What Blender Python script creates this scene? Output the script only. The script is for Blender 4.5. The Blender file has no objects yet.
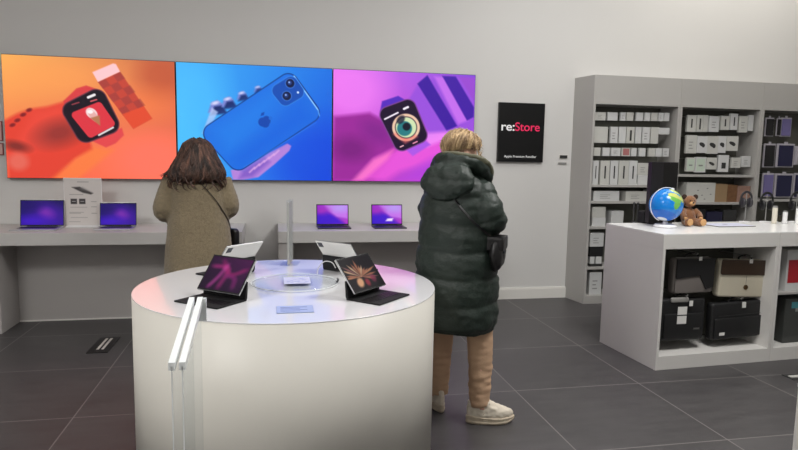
import bpy, bmesh, math, random
import numpy as np
from mathutils import Vector, Matrix, noise
from mathutils.bvhtree import BVHTree
random.seed(7)
PI = math.pi
S = bpy.context.scene
C = S.collection

# ---------------------------------------------------------------- camera geometry
CX, CY, F, H = 399.0, 225.0, 622.0, 1.5
RM = Matrix(((0.9802130474556202, 0.0047722154209134384, -0.1978878661205439),
             (-0.19712832674634176, 0.11427401038955491, -0.9736949590830156),
             (0.017966757970024238, 0.9934378070666852, 0.11295361480971859)))
CAMP = Vector((0, 0, H))
def ray(x, y): return RM @ Vector((x-CX, -(y-CY), -F))
def atY(x, y, Y): d = ray(x, y); return CAMP + d*(Y/d.y)
def atZ(x, y, Z): d = ray(x, y); return CAMP + d*((Z-H)/d.z)
cam = bpy.data.objects.new('camera', bpy.data.cameras.new('camera')); C.objects.link(cam)
cam.matrix_world = Matrix.Translation(CAMP) @ RM.to_4x4()
cam.data.sensor_width = 36; cam.data.lens = 36*F/798; cam.data.clip_start = 0.05
S.camera = cam

# ---------------------------------------------------------------- helpers: colour and materials
def lin(c):
    c = c/255.0
    return c/12.92 if c <= 0.04045 else ((c+0.055)/1.055)**2.4
def L3(rgb): return (lin(rgb[0]), lin(rgb[1]), lin(rgb[2]), 1)
MATS = {}
def mat(name, rgb, rough=0.5, metal=0.0, var=0.0, vscale=20, bump=0.0, bscale=60, trans=0.0, ior=1.45, coat=0.0, spec=None, alpha=None, sheen=0.0):
    if name in MATS: return MATS[name]
    m = bpy.data.materials.new(name); m.use_nodes = True
    nt = m.node_tree; b = nt.nodes['Principled BSDF']
    b.inputs['Base Color'].default_value = L3(rgb); b.inputs['Roughness'].default_value = rough
    b.inputs['Metallic'].default_value = metal; b.inputs['IOR'].default_value = ior
    b.inputs['Transmission Weight'].default_value = trans; b.inputs['Coat Weight'].default_value = coat
    if spec is not None: b.inputs['Specular IOR Level'].default_value = spec
    if sheen: b.inputs['Sheen Weight'].default_value = sheen
    if var or bump:
        tc = nt.nodes.new('ShaderNodeTexCoord')
    if var:
        n = nt.nodes.new('ShaderNodeTexNoise'); n.inputs['Scale'].default_value = vscale; n.inputs['Detail'].default_value = 4
        nt.links.new(tc.outputs['Object'], n.inputs['Vector'])
        r = nt.nodes.new('ShaderNodeMix'); r.data_type = 'RGBA'
        c = L3(rgb)
        r.inputs[6].default_value = tuple(max(0, v*(1-var)) for v in c[:3])+(1,)
        r.inputs[7].default_value = tuple(min(1, v*(1+var)) for v in c[:3])+(1,)
        nt.links.new(n.outputs['Fac'], r.inputs[0]); nt.links.new(r.outputs[2], b.inputs['Base Color'])
    if bump:
        n = nt.nodes.new('ShaderNodeTexNoise'); n.inputs['Scale'].default_value = bscale; n.inputs['Detail'].default_value = 3
        nt.links.new(tc.outputs['Object'], n.inputs['Vector'])
        bp = nt.nodes.new('ShaderNodeBump'); bp.inputs['Strength'].default_value = bump; bp.inputs['Distance'].default_value = 0.01
        nt.links.new(n.outputs['Fac'], bp.inputs['Height']); nt.links.new(bp.outputs['Normal'], b.inputs['Normal'])
    MATS[name] = m
    return m
def attr_mat(name, emit=0.0, rough=0.5, sheen=0.0, bump=0, bscale=100):
    if name in MATS: return MATS[name]
    m = bpy.data.materials.new(name); m.use_nodes = True
    nt = m.node_tree; b = nt.nodes['Principled BSDF']
    a = nt.nodes.new('ShaderNodeAttribute'); a.attribute_name = 'Col'
    b.inputs['Roughness'].default_value = rough
    b.inputs['Sheen Weight'].default_value = sheen
    if emit:
        b.inputs['Base Color'].default_value = (0.01, 0.01, 0.01, 1)
        b.inputs['Specular IOR Level'].default_value = 0.12
        nt.links.new(a.outputs['Color'], b.inputs['Emission Color']); b.inputs['Emission Strength'].default_value = emit
    else:
        nt.links.new(a.outputs['Color'], b.inputs['Base Color'])
    if bump:
        tc = nt.nodes.new('ShaderNodeTexCoord')
        n = nt.nodes.new('ShaderNodeTexNoise'); n.inputs['Scale'].default_value = bscale
        nt.links.new(tc.outputs['Object'], n.inputs['Vector'])
        bp = nt.nodes.new('ShaderNodeBump'); bp.inputs['Strength'].default_value = bump; bp.inputs['Distance'].default_value = 0.01
        nt.links.new(n.outputs['Fac'], bp.inputs['Height']); nt.links.new(bp.outputs['Normal'], b.inputs['Normal'])
    MATS[name] = m
    return m

# ---------------------------------------------------------------- helpers: objects
def mesh_of(name, bm, m, smooth=False):
    me = bpy.data.meshes.new(name); bm.normal_update(); bm.to_mesh(me); bm.free()
    if m: me.materials.append(m)
    if smooth: me.polygons.foreach_set('use_smooth', [True]*len(me.polygons))
    return me
def link(name, me, parent=None):
    o = bpy.data.objects.new(name, me); C.objects.link(o)
    if parent: o.parent = parent
    return o
def obj(name, bm, m, parent=None, smooth=False, label=None):
    o = link(name, mesh_of(name, bm, m, smooth), parent)
    if label: o['label'] = label
    return o
def tag(o, label, cat, group=None, kind=None):
    o['label'] = label; o['category'] = cat
    if group: o['group'] = group
    if kind: o['kind'] = kind
    return o
def thing(name, label, cat, loc=(0, 0, 0), rz=0, group=None):
    o = bpy.data.objects.new(name, None); C.objects.link(o); o.empty_display_size = 0.05
    o.location = loc; o.rotation_euler = (0, 0, rz)
    return tag(o, label, cat, group)
def copy_tree(o, parent=None):
    c = o.copy(); C.objects.link(c); c.parent = parent
    for ch in [x for x in C.objects if x.parent is o]: copy_tree(ch, c)
    return c
def box(bm, x0, x1, y0, y1, z0, z1, M=None, bev=0.0):
    t = bmesh.new(); bmesh.ops.create_cube(t, size=1)
    for v in t.verts: v.co = Vector(((x0+x1)/2+v.co.x*(x1-x0), (y0+y1)/2+v.co.y*(y1-y0), (z0+z1)/2+v.co.z*(z1-z0)))
    if bev: bmesh.ops.bevel(t, geom=list(t.edges), offset=bev, segments=2, affect='EDGES', profile=0.7)
    merge(bm, t, M)
def merge(bm, t, M=None):
    if M is not None: bmesh.ops.transform(t, matrix=M, verts=t.verts)
    me = bpy.data.meshes.new('tmp'); t.to_mesh(me); t.free(); bm.from_mesh(me); bpy.data.meshes.remove(me)
def BX(*a, **k):
    bm = bmesh.new(); box(bm, *a, **k); return bm
def loft(bm, rings, cap=True, closed=True):
    vs = [[bm.verts.new(p) for p in r] for r in rings]
    n = len(vs[0])
    for a, b in zip(vs[:-1], vs[1:]):
        for i in range(n if closed else n-1):
            j = (i+1) % n
            try: bm.faces.new((a[i], a[j], b[j], b[i]))
            except ValueError: pass
    if cap:
        bm.faces.new(list(reversed(vs[0]))); bm.faces.new(vs[-1])
def tube(bm, pts, rad, n=10, flat=1.0, cap=True):
    pts = [Vector(p) for p in pts]
    if not hasattr(rad, '__len__'): rad = [rad]*len(pts)
    rings = []; up = None
    for i, p in enumerate(pts):
        d = (pts[min(i+1, len(pts)-1)] - pts[max(i-1, 0)]).normalized()
        if up is None:
            up = Vector((0, 0, 1)) if abs(d.z) < 0.9 else Vector((1, 0, 0))
        a = d.cross(up)
        if a.length < 1e-5: a = d.orthogonal()
        a.normalize(); up = a.cross(d).normalized()
        rings.append([p + (a*math.cos(t)*rad[i] + up*math.sin(t)*rad[i]*flat) for t in [2*PI*k/n for k in range(n)]])
    loft(bm, rings, cap)
def spline(pts, n=8):
    pts = [Vector(p) for p in pts]; out = []
    P = [pts[0]*2-pts[1]] + pts + [pts[-1]*2-pts[-2]]
    for i in range(1, len(P)-2):
        for k in range(n):
            t = k/n
            out.append(0.5*((2*P[i]) + (P[i+1]-P[i-1])*t + (2*P[i-1]-5*P[i]+4*P[i+1]-P[i+2])*t*t + (3*P[i]-P[i-1]-3*P[i+1]+P[i+2])*t**3))
    out.append(pts[-1]); return out
def cyl(bm, c, r, h, n=32, r2=None, bev=0.0):
    r2 = r if r2 is None else r2
    zs = [(0, r), (h, r2)] if not bev else [(0, r-bev), (bev, r), (h-bev, r2), (h, r2-bev)]
    loft(bm, [[Vector((c[0]+q*math.cos(2*PI*k/n), c[1]+q*math.sin(2*PI*k/n), c[2]+z)) for k in range(n)] for z, q in zs])
def ellipsoid(bm, c, rx, ry, rz, M=None, u=20, v=12):
    t = bmesh.new(); bmesh.ops.create_uvsphere(t, u_segments=u, v_segments=v, radius=1)
    for w in t.verts: w.co = Vector((w.co.x*rx, w.co.y*ry, w.co.z*rz))
    if M is not None: bmesh.ops.transform(t, matrix=M, verts=t.verts)
    bmesh.ops.translate(t, vec=Vector(c), verts=t.verts)
    merge(bm, t)
def remesh(bm, voxel, smooth=6):
    me = bpy.data.meshes.new('t'); bm.to_mesh(me); bm.free()
    o = bpy.data.objects.new('t', me); C.objects.link(o)
    r = o.modifiers.new('r', 'REMESH'); r.mode = 'VOXEL'; r.voxel_size = voxel
    if smooth:
        s = o.modifiers.new('s', 'SMOOTH'); s.iterations = smooth; s.factor = 0.5
    dg = bpy.context.evaluated_depsgraph_get(); dg.update()
    out = bpy.data.meshes.new_from_object(o.evaluated_get(dg))
    bpy.data.objects.remove(o); bpy.data.meshes.remove(me)
    b2 = bmesh.new(); b2.from_mesh(out); bpy.data.meshes.remove(out); b2.normal_update()
    return b2
def displace(bm, f):
    bm.normal_update()
    off = [(v, v.normal.copy()*f(v.co, v.normal)) for v in bm.verts]
    for v, d in off: v.co += d
    bm.normal_update()
def vcol(me, f):
    a = me.color_attributes.new('Col', 'FLOAT_COLOR', 'POINT')
    buf = []
    for v in me.vertices: buf.extend(f(v.co))
    a.data.foreach_set('color', buf)
def text_mesh(s, size, m, name='lettering', parent=None, align='LEFT', bold=0.0):
    cu = bpy.data.curves.new('t', 'FONT'); cu.body = s; cu.size = size; cu.align_x = align; cu.extrude = 0.001; cu.offset = bold
    o = bpy.data.objects.new('t', cu); C.objects.link(o)
    dg = bpy.context.evaluated_depsgraph_get(); dg.update()
    me = bpy.data.meshes.new_from_object(o.evaluated_get(dg)); bpy.data.objects.remove(o)
    me.materials.clear(); me.materials.append(m)
    return link(name, me, parent)

# ---------------------------------------------------------------- painted artwork on flat panels
class Art:
    def __init__(s, X, Y): s.X, s.Y = X, Y; s.img = np.zeros(X.shape+(3,))
    def fill(s, a, col, alpha=1.0):
        a = np.clip(a, 0, 1)[..., None]*alpha; s.img = s.img*(1-a) + np.array(col, float)*a
    def sd(s, pts):
        pts = np.array(pts, float); X, Y = s.X, s.Y
        d = np.full(X.shape, 1e9); ins = np.zeros(X.shape, bool)
        for i in range(len(pts)):
            a, b = pts[i], pts[(i+1) % len(pts)]
            e = b-a; wx, wy = X-a[0], Y-a[1]
            t = np.clip((wx*e[0]+wy*e[1])/(e@e+1e-12), 0, 1)
            d = np.minimum(d, np.hypot(wx-e[0]*t, wy-e[1]*t))
            c = ((a[1] <= Y) != (b[1] <= Y))
            xx = a[0] + (Y-a[1])*(e[0])/(e[1] if abs(e[1]) > 1e-9 else 1e-9)
            ins ^= (c & (X < xx))
        return np.where(ins, d, -d)
    def poly(s, pts, col, soft=0.6, alpha=1.0, grow=0.0): s.fill(0.5+(s.sd(pts)+grow)/soft, col, alpha)
    def rpoly(s, pts, rad, col, soft=0.8, alpha=1.0, grow=0.0):
        P = [np.array(v, float) for v in pts]; n = len(P); c = sum(P)/n; L = []
        for i in range(n):
            e = P[(i+1) % n]-P[i]; nn = np.array([-e[1], e[0]])/np.hypot(*e)
            if nn @ (c-P[i]) < 0: nn = -nn
            L.append((P[i]+nn*rad, e))
        Q = []
        for i in range(n):
            (a, d), (b, e) = L[i-1], L[i]; t = np.linalg.solve(np.array([d, -e]).T, b-a); Q.append(a+d*t[0])
        s.poly(Q, col, soft, alpha, grow+rad)
    def ell(s, cx, cy, rx, ry, col, ang=0, soft=0.6, alpha=1.0):
        c, q = math.cos(ang), math.sin(ang); dx, dy = s.X-cx, s.Y-cy
        r = np.hypot((dx*c+dy*q)/rx, (-dx*q+dy*c)/ry)
        s.fill(0.5+(1-r)*min(rx, ry)/soft, col, alpha)
    def line(s, p, q, w, col, soft=0.6, alpha=1.0):
        e = np.array(q, float)-np.array(p, float); wx, wy = s.X-p[0], s.Y-p[1]
        t = np.clip((wx*e[0]+wy*e[1])/(e@e+1e-12), 0, 1)
        s.fill(0.5+(w/2-np.hypot(wx-e[0]*t, wy-e[1]*t))/soft, col, alpha)
    def grad(s, c4):   # corner colours tl, tr, bl, br
        u = (s.X-s.X.min())/(s.X.max()-s.X.min()); v = (s.Y-s.Y.min())/(s.Y.max()-s.Y.min())
        u, v = u[..., None], v[..., None]; tl, tr, bl, br = [np.array(c, float) for c in c4]
        s.img = (tl*(1-u)+tr*u)*(1-v) + (bl*(1-u)+br*u)*v
def panel(name, TL, TR, BL, nx, ny, ext, fn, m, parent=None):
    """flat grid whose vertex colours come from fn(Art); ext = (x0, x1, y0, y1) range of the drawing's own units"""
    TL, TR, BL = Vector(TL), Vector(TR), Vector(BL)
    u = np.linspace(0, 1, nx); v = np.linspace(0, 1, ny)
    U, V = np.meshgrid(u, v)
    A = Art(ext[0]+(ext[1]-ext[0])*U, ext[2]+(ext[3]-ext[2])*V); fn(A)
    co = np.array(TL)[None, None]+U[..., None]*np.array(TR-TL)+V[..., None]*np.array(BL-TL)
    idx = np.arange(nx*ny).reshape(ny, nx)
    f = np.stack([idx[:-1, :-1], idx[1:, :-1], idx[1:, 1:], idx[:-1, 1:]], -1).reshape(-1, 4)
    me = bpy.data.meshes.new(name); me.from_pydata(co.reshape(-1, 3).tolist(), [], f.tolist())
    c = np.clip(A.img, 0, 255)/255; c = np.where(c <= 0.04045, c/12.92, ((c+0.055)/1.055)**2.4)
    buf = np.ones((nx*ny, 4)); buf[:, :3] = c.reshape(-1, 3)
    a = me.color_attributes.new('Col', 'FLOAT_COLOR', 'POINT'); a.data.foreach_set('color', buf.ravel())
    me.materials.append(m)
    return link(name, me, parent)

# ---------------------------------------------------------------- materials
M_wall = mat('wall_paint', (214, 213, 210), 0.7, var=0.02, vscale=1.5, bump=0.02, bscale=200)
M_ceil = mat('ceiling_paint', (225, 223, 218), 0.8)
M_trim = mat('trim_white', (228, 226, 220), 0.45)
M_lam = mat('grey_laminate', (176, 174, 170), 0.45, var=0.02, vscale=3)
M_clam = mat('light_grey_laminate', (214, 212, 208), 0.45, var=0.02, vscale=3)
M_desk = mat('white_laminate', (196, 194, 191), 0.4, var=0.015, vscale=3)
M_deskp = mat('desk_panel', (178, 174, 171), 0.5, var=0.015, vscale=3)
M_top = mat('counter_white', (236, 236, 234), 0.25)
M_tab = mat('table_gloss_white', (240, 240, 242), 0.16, coat=0.6)
M_drum = mat('drum_white', (214, 211, 202), 0.45, var=0.01, vscale=2)
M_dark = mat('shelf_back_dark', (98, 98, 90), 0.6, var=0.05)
M_black = mat('black_plastic', (16, 16, 18), 0.4)
M_matteblack = mat('matte_black', (22, 22, 24), 0.7, var=0.1, vscale=60)
M_steel = mat('steel', (190, 190, 188), 0.3, metal=1.0)
M_alu = mat('aluminium', (196, 197, 200), 0.35, metal=0.9)
M_space = mat('dark_aluminium', (80, 82, 88), 0.4, metal=0.8)
M_acr = bpy.data.materials.new('clear_acrylic'); M_acr.use_nodes = True
_n = M_acr.node_tree; _n.nodes.remove(_n.nodes['Principled BSDF']); _t = _n.nodes.new('ShaderNodeBsdfTransparent'); _t.inputs[0].default_value = (0.96, 0.97, 0.975, 1)
_g = _n.nodes.new('ShaderNodeBsdfGlossy'); _g.inputs['Roughness'].default_value = 0.08; _f = _n.nodes.new('ShaderNodeValue'); _f.outputs[0].default_value = 0.06
_x = _n.nodes.new('ShaderNodeMixShader'); _n.links.new(_f.outputs[0], _x.inputs[0]); _n.links.new(_t.outputs[0], _x.inputs[1]); _n.links.new(_g.outputs[0], _x.inputs[2]); _n.links.new(_x.outputs[0], _n.nodes['Material Output'].inputs[0])
M_acredge = mat('frosted_acrylic_edge', (236, 240, 240), 0.3)
M_box = mat('white_card', (200, 201, 200), 0.5, var=0.04, vscale=30)
M_box2 = mat('cream_card', (192, 192, 186), 0.5, var=0.04, vscale=30)
M_print = mat('dark_print', (50, 50, 50), 0.5)
M_pgrey = mat('grey_print', (140, 140, 138), 0.5)
M_pred = mat('red_print', (170, 110, 108), 0.5)
M_pgreen = mat('pale_green_print', (188, 202, 186), 0.5)
M_white = mat('white_plastic', (238, 238, 238), 0.35)
M_scr = attr_mat('lit_screen', emit=1.08, rough=0.35)
M_pic = attr_mat('printed_picture', rough=0.5)

# ---------------------------------------------------------------- room shell
def struct(name, bm, m, smooth=False):
    o = obj(name, bm, m, None, smooth); o['kind'] = 'structure'; return o
WY = 6.10; ZC = 4.0; XL, XR, YB = -3.6, 7.2, -2.6
mf = bpy.data.materials.new('floor_tiles'); mf.use_nodes = True
nt = mf.node_tree; N = nt.nodes; LK = nt.links.new; B = N['Principled BSDF']
tc = N.new('ShaderNodeTexCoord'); sp = N.new('ShaderNodeSeparateXYZ'); LK(tc.outputs['Object'], sp.inputs[0])
def nmath(op, a, b=None):
    n = N.new('ShaderNodeMath'); n.operation = op
    for i, v in enumerate((a, b)):
        if v is None: continue
        if isinstance(v, (int, float)): n.inputs[i].default_value = v
        else: LK(v, n.inputs[i])
    return n.outputs[0]
def near_line(o, x0, s):
    return nmath('PINGPONG', nmath('ADD', o, 20*s-x0), s/2)
dx = near_line(sp.outputs[0], 2.400, 0.8765); dy = near_line(sp.outputs[1], 3.632, 0.842)
gm = nmath('LESS_THAN', nmath('MINIMUM', dx, dy), 0.0032)
cxn = nmath('FLOOR', nmath('DIVIDE', nmath('ADD', sp.outputs[0], 20*0.8765-2.4), 0.8765)); cyn = nmath('FLOOR', nmath('DIVIDE', nmath('ADD', sp.outputs[1], 20*0.842-3.632), 0.842))
cb = N.new('ShaderNodeCombineXYZ'); LK(cxn, cb.inputs[0]); LK(cyn, cb.inputs[1])
wn = N.new('ShaderNodeTexWhiteNoise'); wn.noise_dimensions = '2D'; LK(cb.outputs[0], wn.inputs['Vector'])
mp = N.new('ShaderNodeMapping'); mp.inputs['Scale'].default_value = (2.2, 9, 1); LK(tc.outputs['Object'], mp.inputs[0])
n1 = N.new('ShaderNodeTexNoise'); n1.inputs['Scale'].default_value = 1.6; n1.inputs['Detail'].default_value = 8; n1.inputs['Roughness'].default_value = 0.65; LK(mp.outputs[0], n1.inputs['Vector'])
fac = nmath('ADD', nmath('MULTIPLY', n1.outputs['Fac'], 0.8), nmath('MULTIPLY', wn.outputs['Value'], 0.2))
cr = N.new('ShaderNodeValToRGB'); cr.color_ramp.elements[0].position = 0.25; cr.color_ramp.elements[0].color = L3((60, 58, 59)); cr.color_ramp.elements[1].position = 0.8; cr.color_ramp.elements[1].color = L3((84, 82, 82)); LK(fac, cr.inputs[0])
mx = N.new('ShaderNodeMix'); mx.data_type = 'RGBA'; LK(gm, mx.inputs[0]); LK(cr.outputs[0], mx.inputs[6]); mx.inputs[7].default_value = L3((122, 118, 116)); LK(mx.outputs[2], B.inputs['Base Color'])
rr = nmath('ADD', nmath('MULTIPLY', n1.outputs['Fac'], 0.16), 0.36); LK(rr, B.inputs['Roughness'])
bmp = N.new('ShaderNodeBump'); bmp.inputs['Strength'].default_value = 0.25; bmp.inputs['Distance'].default_value = 0.002
LK(nmath('SUBTRACT', n1.outputs['Fac'], gm), bmp.inputs['Height']); LK(bmp.outputs[0], B.inputs['Normal'])
struct('floor', BX(XL, XR, YB, WY+0.1, -0.1, 0), mf)
struct('ceiling', BX(XL, XR, YB, WY+0.1, ZC, ZC+0.1), M_ceil)
struct('wall_back', BX(XL, XR, WY, WY+0.1, 0, ZC), M_wall)
struct('wall_left', BX(XL-0.1, XL, YB, WY+0.1, 0, ZC), M_wall)
struct('wall_right', BX(XR, XR+0.1, YB, WY+0.1, 0, ZC), M_wall)
struct('wall_front', BX(XL, XR, YB-0.1, YB, 0, ZC), M_wall)
bm = bmesh.new(); box(bm, 1.86, 3.095, WY-0.018, WY, 0, 0.105); box(bm, 1.86, 3.095, WY-0.012, WY, 0.105, 0.118)
struct('baseboard_back', bm, M_trim)

# ---------------------------------------------------------------- lights
def ceiling_light(x, y, w, d, power, col, label):
    t = thing('ceiling_light', label, 'ceiling light', (x, y, ZC-0.04))
    bm = bmesh.new()
    for a in ((-w/2-0.03, -w/2, -d/2-0.03, d/2+0.03), (w/2, w/2+0.03, -d/2-0.03, d/2+0.03), (-w/2, w/2, -d/2-0.03, -d/2), (-w/2, w/2, d/2, d/2+0.03)):
        box(bm, a[0], a[1], a[2], a[3], 0, 0.04)
    obj('frame', bm, M_trim, t)
    me_ = mat('diffuser_%d' % int(col[2]*100), (255, 255, 255), 0.5)
    me_.node_tree.nodes['Principled BSDF'].inputs['Emission Color'].default_value = (*col, 1)
    me_.node_tree.nodes['Principled BSDF'].inputs['Emission Strength'].default_value = 1.5
    obj('diffuser', BX(-w/2, w/2, -d/2, d/2, 0.02, 0.04), me_, t)
    ld = bpy.data.lights.new('lamp', 'AREA'); ld.shape = 'RECTANGLE'; ld.size = w; ld.size_y = d; ld.energy = power; ld.color = col
    lo = bpy.data.objects.new('lamp', ld); C.objects.link(lo); lo.parent = t; lo.location = (0, 0, 0.012)
WARM = (1.0, 0.955, 0.89); NEUT = (1.0, 0.985, 0.965)
ceiling_light(4.9, 5.3, 2.4, 0.5, 23, WARM, 'long warm ceiling light above the grey shelving')
ceiling_light(2.6, 4.7, 1.2, 0.6, 19, NEUT, 'small added ceiling light, unseen, before the wall with the black sign')  # unseen lamp, added while fitting the room's brightness
ceiling_light(2.6, 2.4, 1.2, 1.2, 108, NEUT, 'square ceiling light over the aisle right of the round table')
ceiling_light(0.2, 3.7, 1.2, 1.2, 10, NEUT, 'square ceiling light over the round table')
ceiling_light(-2.6, 0.6, 1.2, 1.2, 128, NEUT, 'square added ceiling light, unseen, over the left aisle')  # unseen lamp, put in to brighten the counter's left-facing side
ceiling_light(0.6, -1.4, 1.8, 1.2, 10, NEUT, 'large ceiling light near the shop entrance')

# ---------------------------------------------------------------- wall displays
SZ0, SZ1, SYF = 1.228, 2.300, 6.05
def art_red(A):
    A.grad([(246, 178, 92), (196, 98, 66), (236, 96, 66), (255, 118, 88)])
    A.ell(60, 75, 62, 22, (250, 160, 85), soft=30, alpha=0.6)
    A.ell(160, 70, 22, 22, (190, 85, 55), soft=24, alpha=0.7)
    A.ell(150, 160, 40, 26, (255, 116, 96), soft=26, alpha=0.8)
    A.ell(140, 100, 40, 16, (248, 130, 70), soft=22, alpha=0.5)
    A.poly([(4, 190), (0, 122), (14, 114), (26, 109), (44, 106), (62, 100), (80, 120), (88, 150), (70, 160), (48, 182)], (222, 66, 50), soft=4)
    A.poly([(2, 160), (30, 112), (58, 104), (70, 130), (40, 150)], (232, 76, 62), soft=10, alpha=0.6)
    A.ell(55, 133, 22, 12, (120, 45, 45), ang=-0.3, soft=16, alpha=0.7)
    A.ell(12, 148, 12, 5, (110, 42, 40), ang=0.2, soft=6, alpha=0.8)
    A.ell(13, 164, 10, 9, (225, 110, 95), soft=7, alpha=0.8)
    for x, y in ((9, 126), (14, 121), (20, 115), (26, 110)): A.ell(x, y, 3.0, 1.8, (120, 30, 36), ang=-0.4, soft=1.4, alpha=0.9)
    A.poly([(45, 182), (70, 160), (90, 147), (110, 150), (72, 182)], (246, 130, 60), soft=6, alpha=0.6)
    A.poly([(60, 100), (74, 86), (84, 82.5), (95, 86), (64, 108)], (214, 62, 66), soft=1.4)
    A.poly([(88, 141), (119, 126), (121, 134), (112, 143), (102, 147.5)], (222, 70, 74), soft=1.4)
    A.poly([(96, 78.4), (119, 66.7), (151, 115.4), (131, 127)], (190, 62, 52), soft=1.2, alpha=0.9)
    for i in range(5):
        for j in range(3):
            if (i+j) % 2 == 0:
                u0, v0 = j/3, i/7
                p = lambda u, v: (96+(119-96)*u+(131-96)*v, 78.4+(66.7-78.4)*u+(127-78.4)*v)
                A.poly([p(u0, v0), p(u0+1/3, v0), p(u0+1/3, v0+1/7), p(u0, v0+1/7)], (150, 58, 58), soft=1.5, alpha=0.6)
    A.poly([(119.8, 111.5), (142.5, 102.5), (151, 115.4), (131, 127)], (232, 78, 46), soft=1.5, alpha=0.75)
    A.poly([(90.7, 68.5), (112, 58.5), (115, 59), (119, 66.7), (96, 78.4)], (250, 196, 200), soft=1.2)
    w = [(60.5, 104), (66, 96), (90, 86.5), (97, 86.5), (107, 93), (119, 121), (118, 129), (112, 134), (88, 143), (80, 142), (71, 134), (60, 112)]
    w = [(56.5, 106), (98.5, 83), (119, 127.5), (77, 144.5)]
    A.rpoly(w, 10, (104, 52, 66), grow=1.2); A.rpoly(w, 10, (26, 17, 30))
    A.rpoly([(66, 112.5), (97.5, 98.5), (113.5, 123), (85.5, 138.5)], 4, (216, 54, 66))
    A.ell(88.5, 111.5, 6.5, 5, (240, 215, 215), ang=0.7, soft=1.2); A.ell(90, 114, 7.5, 3.6, (225, 170, 165), ang=0.9, soft=1.4); A.ell(87, 110, 3, 2, (250, 240, 240), soft=1)
    A.poly([(87, 116.5), (96.5, 113.5), (96.8, 124.5)], (178, 118, 82), soft=1.2)
    A.line((85.5, 95), (92, 92), 2.6, (235, 230, 232)); A.line((69, 103), (76, 100.5), 1.2, (150, 60, 70)); A.line((88, 99), (94, 97), 1.4, (210, 90, 96)); A.line((95, 134.5), (110, 126), 1.8, (240, 235, 235), alpha=0.9)
def art_blue(A):
    A.grad([(66, 172, 244), (30, 112, 222), (70, 186, 250), (20, 74, 214)])
    A.ell(195, 110, 30, 60, (84, 196, 250), soft=30, alpha=0.5)
    A.ell(320, 160, 60, 40, (18, 66, 214), soft=40, alpha=0.6)
    for i, (x, y) in enumerate([(214, 106), (226, 101), (240, 94), (256, 87)]):
        r = 6.5-1.1*i
        A.poly([(x-r*1.2, y+r*1.1), (x-r*0.7, y-r*0.5), (x+r*0.2, y-r*0.9), (x+r, y-r*0.4), (x+r*1.3, y+r*0.9)], (120, 130, 206), soft=2.2)
        A.poly([(x-r*0.9, y+r*1.5), (x-r*0.2, y+r*0.1), (x+r*0.9, y-r*0.1), (x+r*1.8, y+r*1.1)], (26, 40, 100), soft=2.4)
        A.ell(x-r*0.1, y-r*0.45, r*0.6, r*0.25, (206, 208, 244), ang=-0.3, soft=1.8)
    A.poly([(210, 108), (216, 112), (204, 136), (200, 134)], (190, 205, 245), soft=2, alpha=0.8)
    A.poly([(286, 142.5), (290, 145), (288, 150), (273, 164), (256, 178), (240, 181), (230, 181), (228, 171), (242, 169), (268, 152)], (176, 128, 214), soft=1.6)
    A.poly([(240, 171), (262, 158), (268, 162), (250, 178), (236, 180)], (120, 84, 190), soft=5, alpha=0.8)
    for i in range(6): A.line((247+i*5, 173-i*3.6), (252+i*5, 168-i*3.6), 1.6, (222, 170, 228), soft=1.5, alpha=0.8)
    ph = [(201, 134), (203, 127), (207, 123), (281, 73.5), (289, 71), (295, 74), (319, 108), (320, 114), (316, 120), (241, 168.5), (234, 170), (228, 167), (205, 141)]
    ph = [(197, 132.5), (289.5, 67.5), (323, 112), (234, 173.5)]
    A.rpoly(ph, 10, (14, 46, 118), grow=1.1)
    A.rpoly(ph, 10, (30, 108, 220))
    A.poly([(207, 128), (284, 76), (292, 78), (260, 128), (225, 160)], (38, 132, 232), soft=24, alpha=0.55)
    A.poly([(225, 160), (300, 100), (316, 116), (240, 166)], (24, 98, 218), soft=16, alpha=0.7)
    A.line((293, 73), (318, 107), 1.3, (150, 205, 250), alpha=0.9); A.line((318, 107), (319.5, 113), 1.2, (90, 160, 240), alpha=0.9)
    A.line((241, 168), (316, 120), 0.8, (60, 130, 230), alpha=0.6)
    bump = [(271, 86), (276, 81), (286, 75.5), (292, 76.5), (302, 89), (301, 94), (290, 101), (284, 101.5), (273, 91)]
    bump = [(267.5, 87), (291.5, 71.5), (306, 91), (282.5, 105.5)]
    A.rpoly(bump, 7, (56, 128, 224), grow=0.8); A.rpoly(bump, 7, (24, 78, 176))
    for x, y in ((289, 80.5), (285.5, 93.5)):
        A.ell(x, y, 5.3, 5.3, (60, 110, 200)); A.ell(x, y, 4.4, 4.4, (16, 26, 66)); A.ell(x-0.5, y-0.5, 2.2, 2.2, (34, 60, 130)); A.ell(x-1, y-1, 0.9, 0.9, (150, 180, 240))
    A.ell(297, 89.5, 1.2, 1.2, (200, 220, 255))
    lg = (20, 70, 170)
    A.ell(260.5, 121, 4.3, 4.6, lg, soft=0.8); A.ell(264.6, 119.2, 4.3, 4.6, lg, soft=0.8); A.ell(263.4, 123, 4, 3.6, lg, soft=0.8)
    A.ell(268.8, 116.8, 1.9, 1.9, (31, 104, 212), soft=0.8)
    A.poly([(258.5, 115), (259.5, 111.8), (262.6, 110.6), (262, 113.8)], lg, soft=0.7)
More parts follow.
